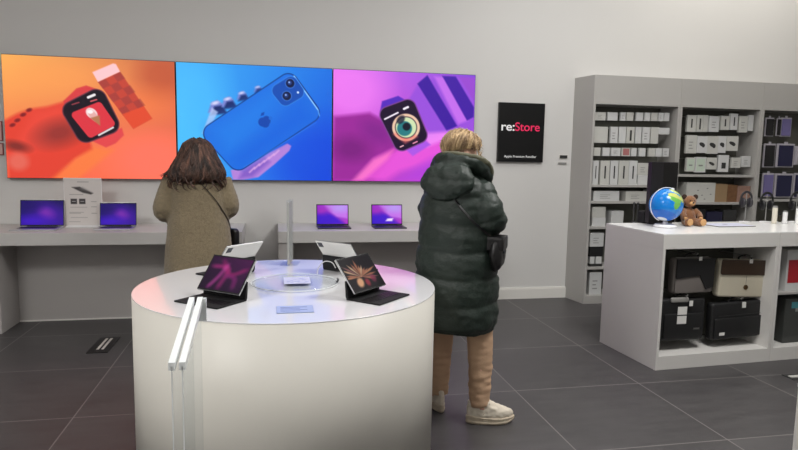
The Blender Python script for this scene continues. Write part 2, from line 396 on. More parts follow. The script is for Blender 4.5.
def art_pink(A):
    A.grad([(226, 112, 232), (128, 70, 214), (176, 50, 176), (196, 78, 222)])
    A.ell(350, 92, 34, 30, (236, 124, 240), soft=30, alpha=0.8)
    A.poly([(333, 118), (368, 113), (384, 122), (398, 150), (372, 182), (333, 182)], (152, 40, 150), soft=5)
    A.ell(350, 150, 18, 12, (116, 28, 120), soft=14, alpha=0.8); A.ell(375, 132, 16, 10, (126, 34, 136), ang=0.5, soft=12, alpha=0.8)
    A.poly([(356, 182), (374, 160), (396, 148), (420, 140), (460, 126), (474, 136), (474, 150), (400, 172), (385, 182)], (232, 84, 214), soft=8, alpha=0.85)
    A.poly([(352, 182), (372, 160), (392, 150), (386, 160), (362, 182)], (250, 120, 200), soft=5, alpha=0.8)
    A.poly([(396, 182), (430, 160), (474, 146), (474, 182)], (176, 62, 214), soft=12, alpha=0.8)
    A.poly([(407, 98), (417, 80), (440, 74), (474, 74), (474, 130), (450, 130), (428, 132)], (150, 78, 216), soft=3)
    A.poly([(432, 74), (444, 74), (468, 118), (458, 122)], (196, 110, 234), soft=3, alpha=0.9)
    A.poly([(415, 82), (425, 73), (457, 124), (446, 129)], (62, 26, 156), soft=1.6)
    A.poly([(440, 73), (454, 73), (474, 104), (474, 114), (467, 118)], (66, 28, 160), soft=1.6)
    A.poly([(424, 132), (448, 130), (452, 136), (426, 146)], (240, 150, 250), soft=5, alpha=0.7)
    A.poly([(457, 73), (474, 73), (474, 98)], (150, 70, 200), soft=2, alpha=0.7)
    A.poly([(378, 112), (380, 101), (396, 95), (405, 100), (398, 106)], (84, 42, 186), soft=1.4)
    A.poly([(404, 149), (424, 139), (430, 144), (412, 156)], (168, 84, 226), soft=2)
    w = [(378.5, 113), (383, 108), (403, 100), (409, 101), (412, 104), (424.5, 129), (425, 136), (420, 141), (400, 150), (394, 148.5), (380, 121)]
    w = [(375.5, 110.5), (410, 96.5), (428, 138), (397, 153)]
    A.rpoly(w, 8, (122, 66, 140), grow=1.1); A.rpoly(w, 8, (30, 14, 44))
    A.ell(404.5, 126.8, 14, 14, (234, 196, 168), soft=1); A.poly([(392, 134), (404.5, 126.8), (416, 136), (404, 143)], (236, 120, 110), soft=4, alpha=0.8)
    A.ell(404.5, 126.8, 11.2, 11.2, (28, 18, 44), soft=1); A.ell(404.5, 126.8, 10.4, 10.4, (206, 222, 176), soft=1); A.ell(403, 128, 7.6, 7.6, (40, 120, 126), soft=1.2); A.ell(405, 126, 4, 4, (20, 22, 40), soft=1.2)
    A.ell(399, 119, 3.4, 5, (26, 24, 46), ang=0.7, soft=1.5, alpha=0.8)
    A.line((383, 119), (396, 112), 1.6, (236, 226, 240)); A.line((402, 108), (406, 106), 2.2, (240, 232, 244)); A.line((399, 147), (402, 145.5), 1.2, (240, 180, 190)); A.line((412, 143), (416, 141), 1.2, (240, 150, 180))
def wall_display(x0, x1, ext, fn, label):
    t = thing('wall_display', label, 'wall display', ((x0+x1)/2, WY, SZ0), group=None)
    w = (x1-x0)/2; h = SZ1-SZ0; g = 0.003
    obj('housing', BX(-w+g, w-g, SYF-WY+0.002, -0.001, 0, h, bev=0.003), M_space, t)
    yy = SYF-WY
    panel('screen_image', (-w+0.006, yy, h-0.006), (w-0.006, yy, h-0.006), (-w+0.006, yy, 0.006), 330, 250, ext, fn, M_scr, t)
wall_display(-2.295, -0.866, (1.5, 176, 54, 181), art_red, 'red and orange lit wall screen showing a wrist watch with an ice cream')
wall_display(-0.864, 0.559, (176, 332.5, 64, 181), art_blue, 'blue lit wall screen showing a hand holding a blue phone')
wall_display(0.561, 1.985, (332.5, 474.5, 71, 182.5), art_pink, 'magenta and violet lit wall screen showing a wrist watch with a round dial')

# ---------------------------------------------------------------- sign, plates and safety notices on the wall
t = thing('wall_sign', 'square black shop sign with re: in white and Store in pink', 'sign', (2.247, WY, 1.443))
obj('sign_board', BX(0, 0.497, -0.032, -0.001, 0, 0.6, bev=0.003), mat('sign_black', (12, 12, 13), 0.35), t)
Mt = mat('sign_white_letters', (225, 225, 225), 0.5); Mp = mat('sign_pink_letters', (214, 40, 88), 0.5)
for nd, c, e in ((Mt, (225, 225, 225), 0.25), (Mp, (214, 40, 88), 0.35)):
    nd.node_tree.nodes['Principled BSDF'].inputs['Emission Color'].default_value = L3(c); nd.node_tree.nodes['Principled BSDF'].inputs['Emission Strength'].default_value = e
def put_text(s, size, m, x, z, w, name, parent, y=-0.034, bold=0.0, label=None):
    o = text_mesh(s, size, m, name, parent, bold=bold); bb = [v.co.x for v in o.data.vertices]; k = w/(max(bb)-min(bb)); mn = min(bb)
    for v in o.data.vertices: v.co.x = (v.co.x-mn)*k
    o.rotation_euler = (PI/2, 0, 0); o.location = (x, y, z)
    if label: o['label'] = label
    return o
put_text('re:', 0.122, Mt, 0.030, 0.318, 0.142, 'lettering', t, bold=0.002, label='white letters')
put_text('Store', 0.122, Mp, 0.178, 0.318, 0.268, 'lettering', t, bold=0.001, label='pink letters')
put_text('Apple Premium Reseller', 0.034, Mt, 0.07, 0.045, 0.35, 'small_lettering', t)
t = thing('wall_plate', 'small black plate on the wall beside the grey shelving', 'plate', (2.985, WY, 1.489))
obj('plate', BX(-0.042, 0.042, -0.012, -0.001, 0, 0.032), M_print, t); obj('border', BX(-0.046, 0.046, -0.006, -0.001, -0.004, 0.036), M_trim, t)
t = thing('wall_plate', 'thin grey plate on the wall just under the small black plate', 'plate', (2.975, WY, 1.425))
obj('plate', BX(-0.046, 0.046, -0.010, -0.001, 0, 0.022), M_pgrey, t); obj('border', BX(-0.05, 0.05, -0.005, -0.001, -0.003, 0.025), M_trim, t)
for z0, h, lab in ((1.555, 0.17, 'pink safety notice with a red ring, left of the red screen, upper one'), (1.43, 0.105, 'pink safety notice with a red ring, left of the red screen, lower one')):
    t = thing('safety_notice', lab, 'notice', (-2.41, WY, z0))
    obj('backing', BX(-0.085, 0.085, -0.012, -0.001, 0, h), mat('notice_red', (150, 62, 62), 0.5), t)
    obj('notice_face', BX(-0.078, 0.078, -0.014, -0.012, 0.007, h-0.007), mat('notice_pink', (214, 170, 164), 0.5), t)
    bm = bmesh.new(); n = 24; r = h*0.33
    tube(bm, [(r*math.cos(2*PI*k/n), -0.016, h/2+r*math.sin(2*PI*k/n)) for k in range(n+1)], 0.009, 6); tube(bm, [(-r*0.7, -0.016, h/2+r*0.7), (r*0.7, -0.016, h/2-r*0.7)], 0.008, 6)
    obj('red_ring', bm, mat('ring_red', (176, 40, 44), 0.5), t)

# ---------------------------------------------------------------- wall desks
ZD = 0.82
def desk(x0, x1, label, left_leg, right_leg):
    t = thing('wall_desk', label, 'desk', ((x0+x1)/2, 5.42, 0)); o = (x0+x1)/2
    obj('desktop', BX(x0-o, x1-o, 0, WY-5.422, 0.718, ZD, bev=0.004), M_desk, t)
    obj('back_panel', BX(x0-o+0.01, x1-o-0.01, 0.38, WY-5.422, 0.0, 0.717), M_deskp, t)
    for a, b in (left_leg, right_leg): obj('side_panel', BX(a-o, b-o, 0.01, 0.379, 0, 0.717), M_deskp, t)
    obj('floor_trim', BX(x0-o+0.4, x1-o-0.14, 0.372, 0.379, 0, 0.012), M_trim, t)
desk(-2.56, -0.262, 'white wall desk under the red screen with two laptops and a price stand', (-2.55, -2.155), (-0.335, -0.264))
desk(0.04, 1.84, 'white wall desk under the magenta screen with two laptops', (0.042, 0.168), (1.76, 1.838))

# ---------------------------------------------------------------- laptops
def art_mac_dark(A):
    A.grad([(28, 8, 100), (24, 10, 84), (30, 6, 124), (44, 14, 138)])
    A.ell(0.62, 0.5, 0.42, 0.3, (74, 24, 160), ang=0.9, soft=0.4, alpha=0.8); A.ell(0.6, 0.5, 0.14, 0.2, (140, 50, 170), ang=-0.5, soft=0.22, alpha=0.6)
    A.ell(0.25, 0.85, 0.4, 0.22, (70, 20, 200), soft=0.3, alpha=0.7); A.ell(0.15, 0.2, 0.3, 0.25, (24, 8, 90), soft=0.3, alpha=0.7)
def art_mac_light(A):
    A.grad([(150, 40, 190), (176, 110, 220), (44, 18, 186), (170, 50, 190)])
    A.poly([(0.25, 0), (1, 0), (1, 0.7), (0.62, 0.62), (0.4, 0.32)], (196, 120, 232), soft=0.12, alpha=0.85)
    A.ell(0.75, 0.15, 0.3, 0.2, (176, 160, 236), soft=0.3, alpha=0.7)
    A.poly([(0, 0.45), (0.3, 0.35), (0.62, 0.66), (0.9, 1), (0, 1)], (60, 22, 196), soft=0.15, alpha=0.9)
    A.ell(0.15, 0.3, 0.25, 0.2, (166, 44, 180), soft=0.25, alpha=0.6)
def art_mac_light2(A):
    art_mac_light(A); A.poly([(0.45, 0.86), (0.52, 0.72), (0.72, 0.7), (0.68, 0.86)], (240, 220, 250), soft=0.06)  # white gleam painted into the screen picture
def laptop(px0, px1, X0, X1, Y, depth, scrh, tilt, fn, body, label):
    w = X1-X0
    t = thing('laptop', label, 'laptop', ((X0+X1)/2, Y, ZD+0.001))
    obj('base', BX(-w/2, w/2, -depth, 0, 0.0, 0.011, bev=0.002), body, t)
    bm = bmesh.new()
    for r in range(5):
        for c in range(13): box(bm, -w*0.42+c*w*0.065, -w*0.42+c*w*0.065+w*0.055, -depth*0.2-r*depth*0.09-depth*0.07, -depth*0.2-r*depth*0.09, 0.0112, 0.0125)
    obj('keyboard', bm, M_black, t)
    obj('trackpad', BX(-w*0.18, w*0.18, -depth*0.94, -depth*0.66, 0.0112, 0.0118), body, t)
    R = Matrix.Translation((0, 0, 0.012)) @ Matrix.Rotation(-tilt, 4, 'X')
    bm = bmesh.new(); box(bm, -w/2, w/2, 0.0, 0.006, 0, scrh, R, bev=0.0015); lid = obj('lid', bm, body, t)
    bm = bmesh.new(); box(bm, -w/2+0.002, w/2-0.002, -0.0008, 0.0, 0.003, scrh-0.002, R); obj('bezel', bm, M_black, lid)
    p = lambda x, z: R @ Vector((x, -0.0014, z))
    panel('screen_image', p(-w/2+0.008, scrh-0.009), p(w/2-0.008, scrh-0.009), p(-w/2+0.008, 0.012), 60, 40, (0, 1, 0, 1), fn, M_scr, lid)
    bm = bmesh.new(); cyl(bm, (0, 0, 0), 0.005, w*0.7, 10); bmesh.ops.transform(bm, matrix=Matrix.Translation((-w*0.35, 0.002, 0.011)) @ Matrix.Rotation(PI/2, 4, 'Y'), verts=bm.verts); obj('hinge', bm, M_black, t)
    return t
laptop(0, 0, -2.115, -1.768, 5.79, 0.235, 0.227, 0.14, art_mac_dark, M_alu, 'large laptop with dark violet screen, left end of the left desk')
laptop(0, 0, -1.482, -1.178, 5.78, 0.21, 0.205, 0.14, art_mac_dark, M_alu, 'laptop with dark violet screen, right of the white price stand')
laptop(0, 0, 0.390, 0.690, 5.76, 0.205, 0.195, 0.14, art_mac_light, M_space, 'laptop with violet and pink screen, left one on the desk under the magenta display')
laptop(0, 0, 0.905, 1.203, 5.76, 0.205, 0.195, 0.14, art_mac_light2, M_space, 'laptop with violet screen and a painted white gleam, right one under the magenta display')

# ---------------------------------------------------------------- white price stand on the left desk
def art_price(A):
    A.grad([(214, 208, 204)]*4)
    A.line((0.36, 0.07), (0.66, 0.07), 0.012, (150, 145, 142), soft=0.02)
    A.poly([(0.2, 0.185), (0.42, 0.175), (0.78, 0.31), (0.72, 0.335), (0.5, 0.3)], (66, 62, 62), soft=0.03); A.poly([(0.4, 0.22), (0.5, 0.18), (0.78, 0.3)], (150, 146, 146), soft=0.05, alpha=0.6)
    A.line((0.14, 0.34), (0.5, 0.34), 0.01, (140, 136, 134), soft=0.015)
    for x in (0.16, 0.39):
        A.poly([(x, 0.43), (x+0.17, 0.43), (x+0.17, 0.54), (x, 0.54)], (58, 54, 56), soft=0.02); A.line((x+0.04, 0.485), (x+0.13, 0.485), 0.014, (190, 188, 188), soft=0.01)
    for y, a, b in ((0.61, 0.15, 0.6), (0.72, 0.12, 0.5), (0.74, 0.12, 0.42), (0.83, 0.15, 0.6), (0.92, 0.1, 0.4)): A.line((a, y), (b, y), 0.01, (160, 156, 154), soft=0.015)
    for y in (0.49, 0.6, 0.74): A.line((0.72, y), (0.86, y), 0.012, (150, 146, 144), soft=0.015)
t = thing('price_stand', 'white price stand with product card between the two left laptops', 'price stand', (-1.62, 5.84, ZD+0.001))
obj('foot', BX(-0.14, 0.14, -0.05, 0.03, 0, 0.008, bev=0.002), M_white, t)
obj('backplate', BX(-0.155, 0.15, 0, 0.006, 0.008, 0.425, bev=0.001), M_white, t)
panel('price_card', (-0.15, -0.0015, 0.42), (0.145, -0.0015, 0.42), (-0.15, -0.0015, 0.012), 120, 170, (0, 1, 0, 1), art_price, M_pic, t)

# ---------------------------------------------------------------- round table
ZT = 0.85; TC = Vector((0.0758, 3.077, 0)); TR = 0.7204
t = thing('round_table', 'large white drum-shaped display table in the foreground', 'table', (TC.x, TC.y, 0))
bm = bmesh.new(); cyl(bm, (0, 0, 0), TR, ZT-0.005, 128); obj('drum_base', bm, M_drum, t, smooth=False)
bm = bmesh.new(); cyl(bm, (0, 0, ZT-0.0048), TR, 0.0048, 128, bev=0.0008); obj('tabletop', bm, M_tab, t)
for o in C.objects:
    if o.parent is t:
        for p in o.data.polygons: p.use_smooth = abs(p.normal.z) < 0.5 and p.area > 0.001

# clear acrylic disc with a printed sheet, the blue reflection put into its colour
bc = atZ(295, 283.5, ZT)
t = thing('display_disc', 'clear acrylic round disc at the centre of the round table', 'display disc', (bc.x, bc.y, ZT+0.001))
bm = bmesh.new(); cyl(bm, (0, 0, 0.0), 0.212, 0.012, 96, bev=0.003); obj('disc', bm, M_acr, t)
bm = bmesh.new(); n = 96; tube(bm, [(0.214*math.cos(2*PI*k/n), 0.214*math.sin(2*PI*k/n), 0.006) for k in range(n+1)], 0.0026, 6); obj('rim', bm, M_acredge, t)
bm = bmesh.new(); tube(bm, spline([(0.214*math.cos(a), 0.214*math.sin(a), 0.016) for a in (0.05, -0.08, -0.2, -0.32)], 4), 0.005, 8); obj('dark_rim_arc', bm, M_space, t)  # dark stretch of the disc's rim outline, laid on as a tube
def art_sheet(A):
    A.grad([(206, 208, 236)]*4)
    random.seed(3)
    for i in range(26):
        x, y = random.uniform(0.1, 0.85), random.uniform(0.1, 0.85); A.line((x, y), (x+random.uniform(0.02, 0.12), y), 0.05, (134, 144, 210), soft=0.04, alpha=0.7)
panel('printed_sheet', (-0.055, 0.09, 0.0135), (0.075, 0.09, 0.0135), (-0.055, -0.075, 0.0135), 60, 60, (0, 1, 0, 1), art_sheet, M_pic, t)
cp = atZ(295, 310, ZT)
t = thing('price_card', 'small pale blue price card on the front of the round table', 'card', (cp.x, cp.y, ZT+0.001))
obj('card', BX(-0.075, 0.075, -0.055, 0.055, 0, 0.004, bev=0.001), mat('card_blue', (168, 182, 226), 0.5), t)
bm = bmesh.new()
for i in range(4): box(bm, -0.06, 0.02+0.03*(i % 2), -0.04+0.022*i, -0.034+0.022*i, 0.004, 0.0046)
obj('printed_lines', bm, mat('card_print', (120, 134, 190), 0.5), t)
# acrylic sign holder seen edge on
hp = atZ(290, 264, ZT)
t = thing('sign_holder', 'upright clear acrylic sign holder seen edge-on at the back of the round table', 'sign holder', (hp.x, hp.y, ZT+0.001), rz=math.radians(80))
obj('foot', BX(-0.07, 0.07, -0.05, 0.05, 0, 0.004), M_acr, t)
obj('insert_sheet', BX(-0.07, 0.07, -0.0045, 0.0045, 0.006, 0.365), mat('insert_grey', (176, 176, 172), 0.4), t)
bm = bmesh.new(); box(bm, -0.076, 0.076, -0.009, -0.005, 0.004, 0.375); box(bm, -0.076, 0.076, 0.005, 0.009, 0.004, 0.375); obj('acrylic_plate', bm, M_acr, t)

# ---------------------------------------------------------------- tablets on keyboard stands
def art_tab_swirl(A):
    A.grad([(40, 10, 48), (70, 20, 70), (26, 8, 34), (36, 10, 44)])
    for i, (a, b, c, w) in enumerate([((0.1, 0.3), (0.5, 0.35), (0.45, 0.95), 0.09), ((0.3, 0.1), (0.6, 0.5), (0.95, 0.3), 0.08), ((0.45, 0.2), (0.35, 0.6), (0.2, 0.95), 0.06), ((0.5, 0.55), (0.75, 0.6), (0.8, 0.9), 0.07)]):
        p = spline([(*a, 0), (*b, 0), (*c, 0)], 8)
        for q, r in zip(p[:-1], p[1:]): A.line((q.x, q.y), (r.x, r.y), w, [(168, 44, 116), (150, 30, 100), (190, 70, 150), (120, 30, 100)][i], soft=0.12, alpha=0.35)
def art_tab_petals(A):
    A.grad([(22, 18, 24)]*4)
    random.seed(5); O = (0.42, 0.62)
    for i in range(15):
        an = -PI*0.98+i*(PI*1.1/14)+random.uniform(-.06, .06); l = random.uniform(0.35, 0.62)
        col = random.choice([(206, 170, 136), (170, 110, 84), (226, 206, 186), (140, 90, 90), (190, 130, 96)])
        e = (O[0]+l*math.cos(an), O[1]+l*math.sin(an)); n = (-math.sin(an)*0.035, math.cos(an)*0.035); m = ((O[0]*0.35+e[0]*0.65), (O[1]*0.35+e[1]*0.65))
        A.poly([O, (m[0]+n[0], m[1]+n[1]), e, (m[0]-n[0], m[1]-n[1])], col, soft=0.03, alpha=0.8)
    A.ell(0.3, 0.78, 0.1, 0.15, (214, 160, 120), ang=0.3, soft=0.06, alpha=0.9); A.ell(0.52, 0.82, 0.07, 0.12, (150, 44, 60), soft=0.06, alpha=0.8); A.ell(0.75, 0.75, 0.08, 0.12, (120, 40, 70), soft=0.06, alpha=0.7)
TW, TH = 0.248, 0.179
def tablet(cx, cy, ang, art, label, tilt=math.radians(38)):
    """ang = direction the screen faces, on the table"""
    t = thing('tablet', label, 'tablet', (cx, cy, ZT+0.001), rz=ang+PI/2)   # local -y faces the user
    obj('keyboard_base', BX(-TW/2, TW/2, -0.095, 0.085, 0, 0.007, bev=0.002), M_matteblack, t)
    bm = bmesh.new()
    for r in range(4):
        for c in range(12): box(bm, -0.115+c*0.0193, -0.115+c*0.0193+0.0165, 0.0-r*0.0165, 0.0145-r*0.0165, 0.007, 0.0082)
    obj('keys', bm, M_black, t)
    R = Matrix.Translation((0, 0.036, 0.034)) @ Matrix.Rotation(-tilt, 4, 'X')
    bm = bmesh.new(); box(bm, -TW/2, TW/2, 0, 0.006, 0, TH, R, bev=0.002); tb = obj('tablet_body', bm, M_alu, t)
    bm = bmesh.new(); box(bm, -TW/2+0.001, TW/2-0.001, -0.0006, 0.0, 0.001, TH-0.001, R); obj('bezel', bm, M_black, tb)
    p = lambda x, z: R @ Vector((x, -0.0012, z))
    panel('screen_image', p(-TW/2+0.008, TH-0.008), p(TW/2-0.008, TH-0.008), p(-TW/2+0.008, 0.008), 90, 66, (0, 1, 0, 1), art, M_scr, tb)
    bm = bmesh.new(); box(bm, -TW/2, TW/2, 0.0065, 0.0095, TH*0.40, TH, R, bev=0.001); obj('back_cover', bm, mat('cover_white', (226, 226, 222), 0.5), t)
    bm = bmesh.new(); box(bm, -TW/2, TW/2, 0.0065, 0.0095, 0.0, TH*0.395, R, bev=0.001); obj('lower_cover', bm, M_matteblack, t)
    bm = bmesh.new(); q = R @ Vector((0, 0.012, TH*0.40))
    ring = lambda x: [Vector((x, 0.082, 0.003)), Vector((x, 0.088, 0.012)), Vector((x, q.y+0.004, q.z)), Vector((x, q.y-0.004, q.z-0.004)), Vector((x, 0.074, 0.008))]
    loft(bm, [ring(-TW/2), ring(TW/2)]); obj('hinge_arm', bm, M_matteblack, t)
    bm = bmesh.new(); bx_, bz_ = TW/2-0.026, TH-0.026; box(bm, bx_-0.016, bx_+0.016, 0.0095, 0.0115, bz_-0.016, bz_+0.016, R, bev=0.001); obj('camera_bump', bm, M_space, t)
    return t
a_r = math.atan2(-0.69, 0.72); a_l = math.atan2(-0.77, -0.63)
tablet(0.463, 2.737, a_r, art_tab_petals, 'tablet showing cream petals on black, front right of the round table')
tablet(-0.265, 2.755, a_l, art_tab_swirl, 'tablet showing a magenta swirl, front left of the round table')
tablet(0.42, 3.42, math.atan2(0.70, 0.72), art_tab_petals, 'tablet seen from behind with pale cover, back right of the round table')
tablet(-0.25, 3.40, math.atan2(0.70, -0.72), art_tab_swirl, 'tablet seen from behind with pale cover, back left of the round table')
bm = bmesh.new(); tube(bm, spline([(0.33, 3.33, ZT+0.030), (0.31, 3.335, ZT+0.06), (0.27, 3.34, ZT+0.065), (0.238, 3.325, ZT+0.035), (0.228, 3.30, ZT+0.0045), (0.225, 3.27, ZT+0.0045)], 8), 0.003, 6)
tag(obj('charging_cable', bm, mat('cable_white', (220, 220, 220), 0.4), smooth=True), 'thin white charging cable looping behind the right rear tablet', 'cable')

# ---------------------------------------------------------------- acrylic pedestal in the foreground (edge-on)
YN = 1.50; pA = atY(177, 362, YN)
d0 = ray(196, 297); kx = pA.x/d0.x
pB = CAMP + d0*kx
XP, ZN, YFr, ZF = pA.x, pA.z, pB.y, pB.z
print('pedestal', XP, ZN, YFr, ZF)
t = thing('display_pedestal', 'narrow clear acrylic pedestal with sloping white top rails before the round table', 'pedestal', (XP, YN, 0))
YFr = min(YFr, 2.28); 
for s in (-1, 1):
    x = 0.012*s
    bm = bmesh.new()
    prof = [(0, 0.03), (YFr-YN, 0.03), (YFr-YN, ZF-0.004), (0, ZN-0.004)]
    loft(bm, [[Vector((x-0.002, a, b)) for a, b in prof], [Vector((x+0.002, a, b)) for a, b in prof]])
    obj('acrylic_panel', bm, M_acr, t)
    bm = bmesh.new()
    dz = (ZF-ZN)/(YFr-YN)
    pr = [(-0.003, ZN-0.02), (YFr-YN, ZF-0.02), (YFr-YN, ZF), (-0.003, ZN)]
    loft(bm, [[Vector((x-0.0075, a, b)) for a, b in pr], [Vector((x+0.0075, a, b)) for a, b in pr]])
    obj('sloping_rail', bm, M_acredge, t)
    obj('front_edge', BX(x-0.0012, x+0.0012, -0.003, 0.0, 0.03, ZN-0.01), M_acredge, t)
obj('end_tab', BX(0.004, 0.03, YFr-YN-0.012, YFr-YN-0.002, ZF-0.07, ZF-0.002), M_acredge, t)
obj('base_plate', BX(-0.05, 0.05, -0.02, YFr-YN+0.02, 0, 0.03, bev=0.004), M_white, t)
# right edge pedestal and floor plate
e = atY(797.6, 387, 2.56)
t = thing('display_pedestal', 'white pedestal cut off by the right border of the photo', 'pedestal', (e.x+0.142, 2.3, 0))
obj('column', BX(-0.14, 0.14, 0, 0.26, 0.02, e.z, bev=0.004), M_trim, t); obj('base_plate', BX(-0.13, 0.13, 0.01, 0.25, 0, 0.02), M_white, t)
obj('top_plate', BX(-0.142, 0.142, -0.002, 0.262, e.z+0.0005, e.z+0.02, bev=0.003), M_top, t)
e = atZ(789, 378, 0.0)
t = thing('floor_plate', 'thin white foot plate lying on the tiles before the bag counter', 'foot plate', (e.x+0.12, e.y, 0))
obj('plate', BX(-0.11, 0.2, -0.012, 0.022, 0.004, 0.010, bev=0.001), M_box2, t); obj('rubber_edge', BX(-0.125, 0.21, -0.045, 0.06, 0, 0.004), M_print, t)

# floor socket
e = atZ(104, 345, 0.0)
t = thing('floor_socket', 'black floor socket box with two pale slots, left on the tiles', 'floor socket', (e.x, e.y, 0))
obj('lid', BX(-0.075, 0.075, -0.20, 0.19, 0, 0.006, bev=0.002), M_black, t)
for x in (-0.022, 0.012): obj('slot', BX(x, x+0.018, -0.13, 0.15, 0.006, 0.009), mat('slot_pale', (206, 200, 194), 0.4), t)

# ---------------------------------------------------------------- grey shelving with three bays
YS = 5.78
def P5(x, y, Y=5.80): return atY(x, y, Y)
BAYS = [(3.128, 4.098), (4.100, 5.072), (5.074, 6.03)]
bay_names = ['left', 'middle', 'right']
shelf_px = {0: [(610, 186), (610, 202.5), (596, 228), (596, 268.5)], 1: [(720, 176), (720, 203.5)], 2: [(780, 200.5)]}
units = []
for i, (x0, x1) in enumerate(BAYS):
    t = thing('shelving_unit', 'tall grey shelving bay of accessories, %s' % ['leftmost, holding rows of white boxes', 'middle one behind the toy bear', 'rightmost, holding phone cases'][i], 'shelving', (x0, YS, 0), group='tall grey shelving bays')
    units.append(t); w = x1-x0; D = WY-0.001-YS
    th0 = 0.024
    bm = bmesh.new(); k_ = 0.052 if i == 0 else 0.0     # the end panel widens towards the wall
    loft(bm, [[Vector(v) for v in ((0, 0, z), (th0, 0, z), (th0, D, z), (-k_, D, z))] for z in (0, 2.318)]); bmesh.ops.recalc_face_normals(bm, faces=bm.faces)
    obj('side_panel', bm, M_lam, t); obj('side_panel', BX(w-th0, w, 0, D, 0, 2.318), M_lam, t)
    obj('header_panel', BX(th0, w-th0, 0, D, 2.035, 2.318), M_lam, t)
    obj('plinth', BX(th0, w-th0, 0, D, 0, 0.085), M_lam, t)
    obj('back_panel', BX(th0, w-th0, D-0.015, D, 0.085, 2.035), M_dark, t)
    for px, py in shelf_px[i] + ([(596, 268.5), (596, 228)] if i else []):
        z = P5(px, py, YS).z if True else 0
        obj('shelf', BX(th0, w-th0, 0.012, D-0.015, z-0.012, z+0.012), M_lam, t)
SHZ = [atY(610, 184.6, YS).z]
def ordinal(k, n):
    if n == 1: return 'only one'
    if k == 0: return 'leftmost'
    if k == n-1: return 'rightmost'
    return ['', 'second', 'third', 'fourth', 'fifth', 'sixth', 'seventh', 'eighth', 'ninth', 'tenth'][k] + ' from left'
hook_ct = 0
def pack(name, cat, bay, px0, px1, py0, py1, label, group, m, depth=0.03, hang=True, deco=None, Y=5.83, rest=None):
    a = atY(px0, py0, Y); b = atY(px1, py1, Y); u = units[bay]
    x0, x1, z1, z0 = a.x, b.x-0.008, a.z, b.z
    lim0, lim1 = BAYS[bay][0]+0.026, BAYS[bay][1]-0.026
    x0 = max(x0, lim0); x1 = min(x1, lim1)
    if rest is not None: z0 = rest+0.001
    t = thing(name, label, cat, ((x0+x1)/2, Y, z0), group=group)
    w = (x1-x0)/2; h = z1-z0
    if hang and name == 'accessory_pack': t.rotation_euler.z = math.radians(((px0*7.3) % 9)-4.5)
    obj('carton', BX(-w, w, 0, depth, 0, h, bev=0.0015), m, t)
    if deco: deco(t, w, h)
    if hang:
        hz = h-0.010
        bm = bmesh.new(); L = WY-0.016-Y
        tube(bm, [(0, depth+0.0005, hz), (0, L, hz)], 0.003, 6)
        if True:
            ho = obj('peg_hook', bm, M_steel, u); ho.location = Vector(((x0+x1)/2, Y, z0))-Vector(u.location)
    return t
def d_text(t, w, h, m=M_print, x=0.2, big=False):
    bm = bmesh.new()
    if big: box(bm, -w*0.15, w*0.35, -0.0008, 0, h*0.15, h*0.8)
    else:
        for i in range(3): box(bm, -w*0.5, w*(0.3-0.2*(i % 2)), -0.0008, 0, h*(0.25+0.17*i), h*(0.30+0.17*i))
    obj('printed_label', bm, m, t)
def d_grey(t, w, h): d_text(t, w, h, M_pgrey)
def d_dark(t, w, h): d_text(t, w, h, M_print, big=True)
def d_spine(t, w, h):
    bm = bmesh.new(); box(bm, -w*0.12, w*0.2, -0.0008, 0, h*0.25, h*0.78); obj('printed_label', bm, M_print, t)
def d_red(t, w, h): 
    bm = bmesh.new(); box(bm, -w*0.7, w*0.8, -0.0008, 0, h*0.12, h*0.92); obj('printed_label', bm, M_pred, t)
def d_blob(t, w, h):
    bm = bmesh.new(); ellipsoid(bm, (0, 0, h*0.5), w*0.6, 0.002, h*0.12, Matrix.Rotation(0.35, 4, 'Y'), 12, 6); ellipsoid(bm, (w*0.25, 0, h*0.42), w*0.3, 0.002, h*0.10, None, 10, 6); obj('printed_picture', bm, M_print, t)
def d_square(t, w, h):
    bm = bmesh.new(); box(bm, -w*0.35, w*0.45, -0.0008, 0, h*0.2, h*0.55); obj('printed_picture', bm, M_print, t)
def d_green(t, w, h):
    bm = bmesh.new(); box(bm, -w*0.8, w*0.8, -0.0008, 0, h*0.08, h*0.9); obj('printed_picture', bm, M_pgreen, t)
    bm = bmesh.new(); box(bm, -w*0.4, w*0.4, -0.0014, -0.0008, h*0.4, h*0.5); obj('printed_label', bm, M_pgrey, t)
rows1 = [
 ('top row', 112, 120.5, [(595.5, 606, d_grey), (608, 618, None), (621, 626, d_grey), (627, 634, None), (636.5, 643.5, None), (645, 650.5, None), (651.5, 658, None), (659, 664, d_grey), (664.5, 670, None)], True),
 ('second row', 126.5, 143, [(594.8, 608, None), (611, 618, d_grey), (619.5, 626, None), (627, 634.5, d_dark), (636, 641.5, None), (643, 650, d_grey), (651.5, 658.5, None)], True),
 ('third row', 147.5, 156, [(594, 601, None), (603, 610, None), (611.5, 621, d_grey), (622, 630.5, d_red), (631.5, 637, None), (639.5, 646, None), (649, 655.5, None), (656, 662, None), (663, 669.5, d_grey)], True),
]
for nm, y0, y1, it, hang in rows1:
    for k, (a, b, dc) in enumerate(it):
        sl = (a-594)*0.010
        pack('accessory_pack', 'accessory pack', 0, a, b, y0+sl, y1+sl, 'white hanging accessory pack, %s in the %s of the left bay' % (ordinal(k, len(it)), nm), 'white hanging packs in the left bay', M_box if k % 3 else M_box2, 0.03, hang, dc)
pack('accessory_pack', 'accessory pack', 0, 659, 670, 127.7, 134.5, 'wide white hanging pack, right end of the second row in the left bay', 'white hanging packs in the left bay', M_box, 0.03, True, None)
za = P5(610, 186, YS).z+0.012; zb = P5(610, 202.5, YS).z+0.012; zc = P5(596, 228, YS).z+0.012; zd = P5(596, 268.5, YS).z+0.012
it = [(593.5, 598.5), (601, 609.5), (611, 618), (619.5, 628.5), (629.5, 637)]
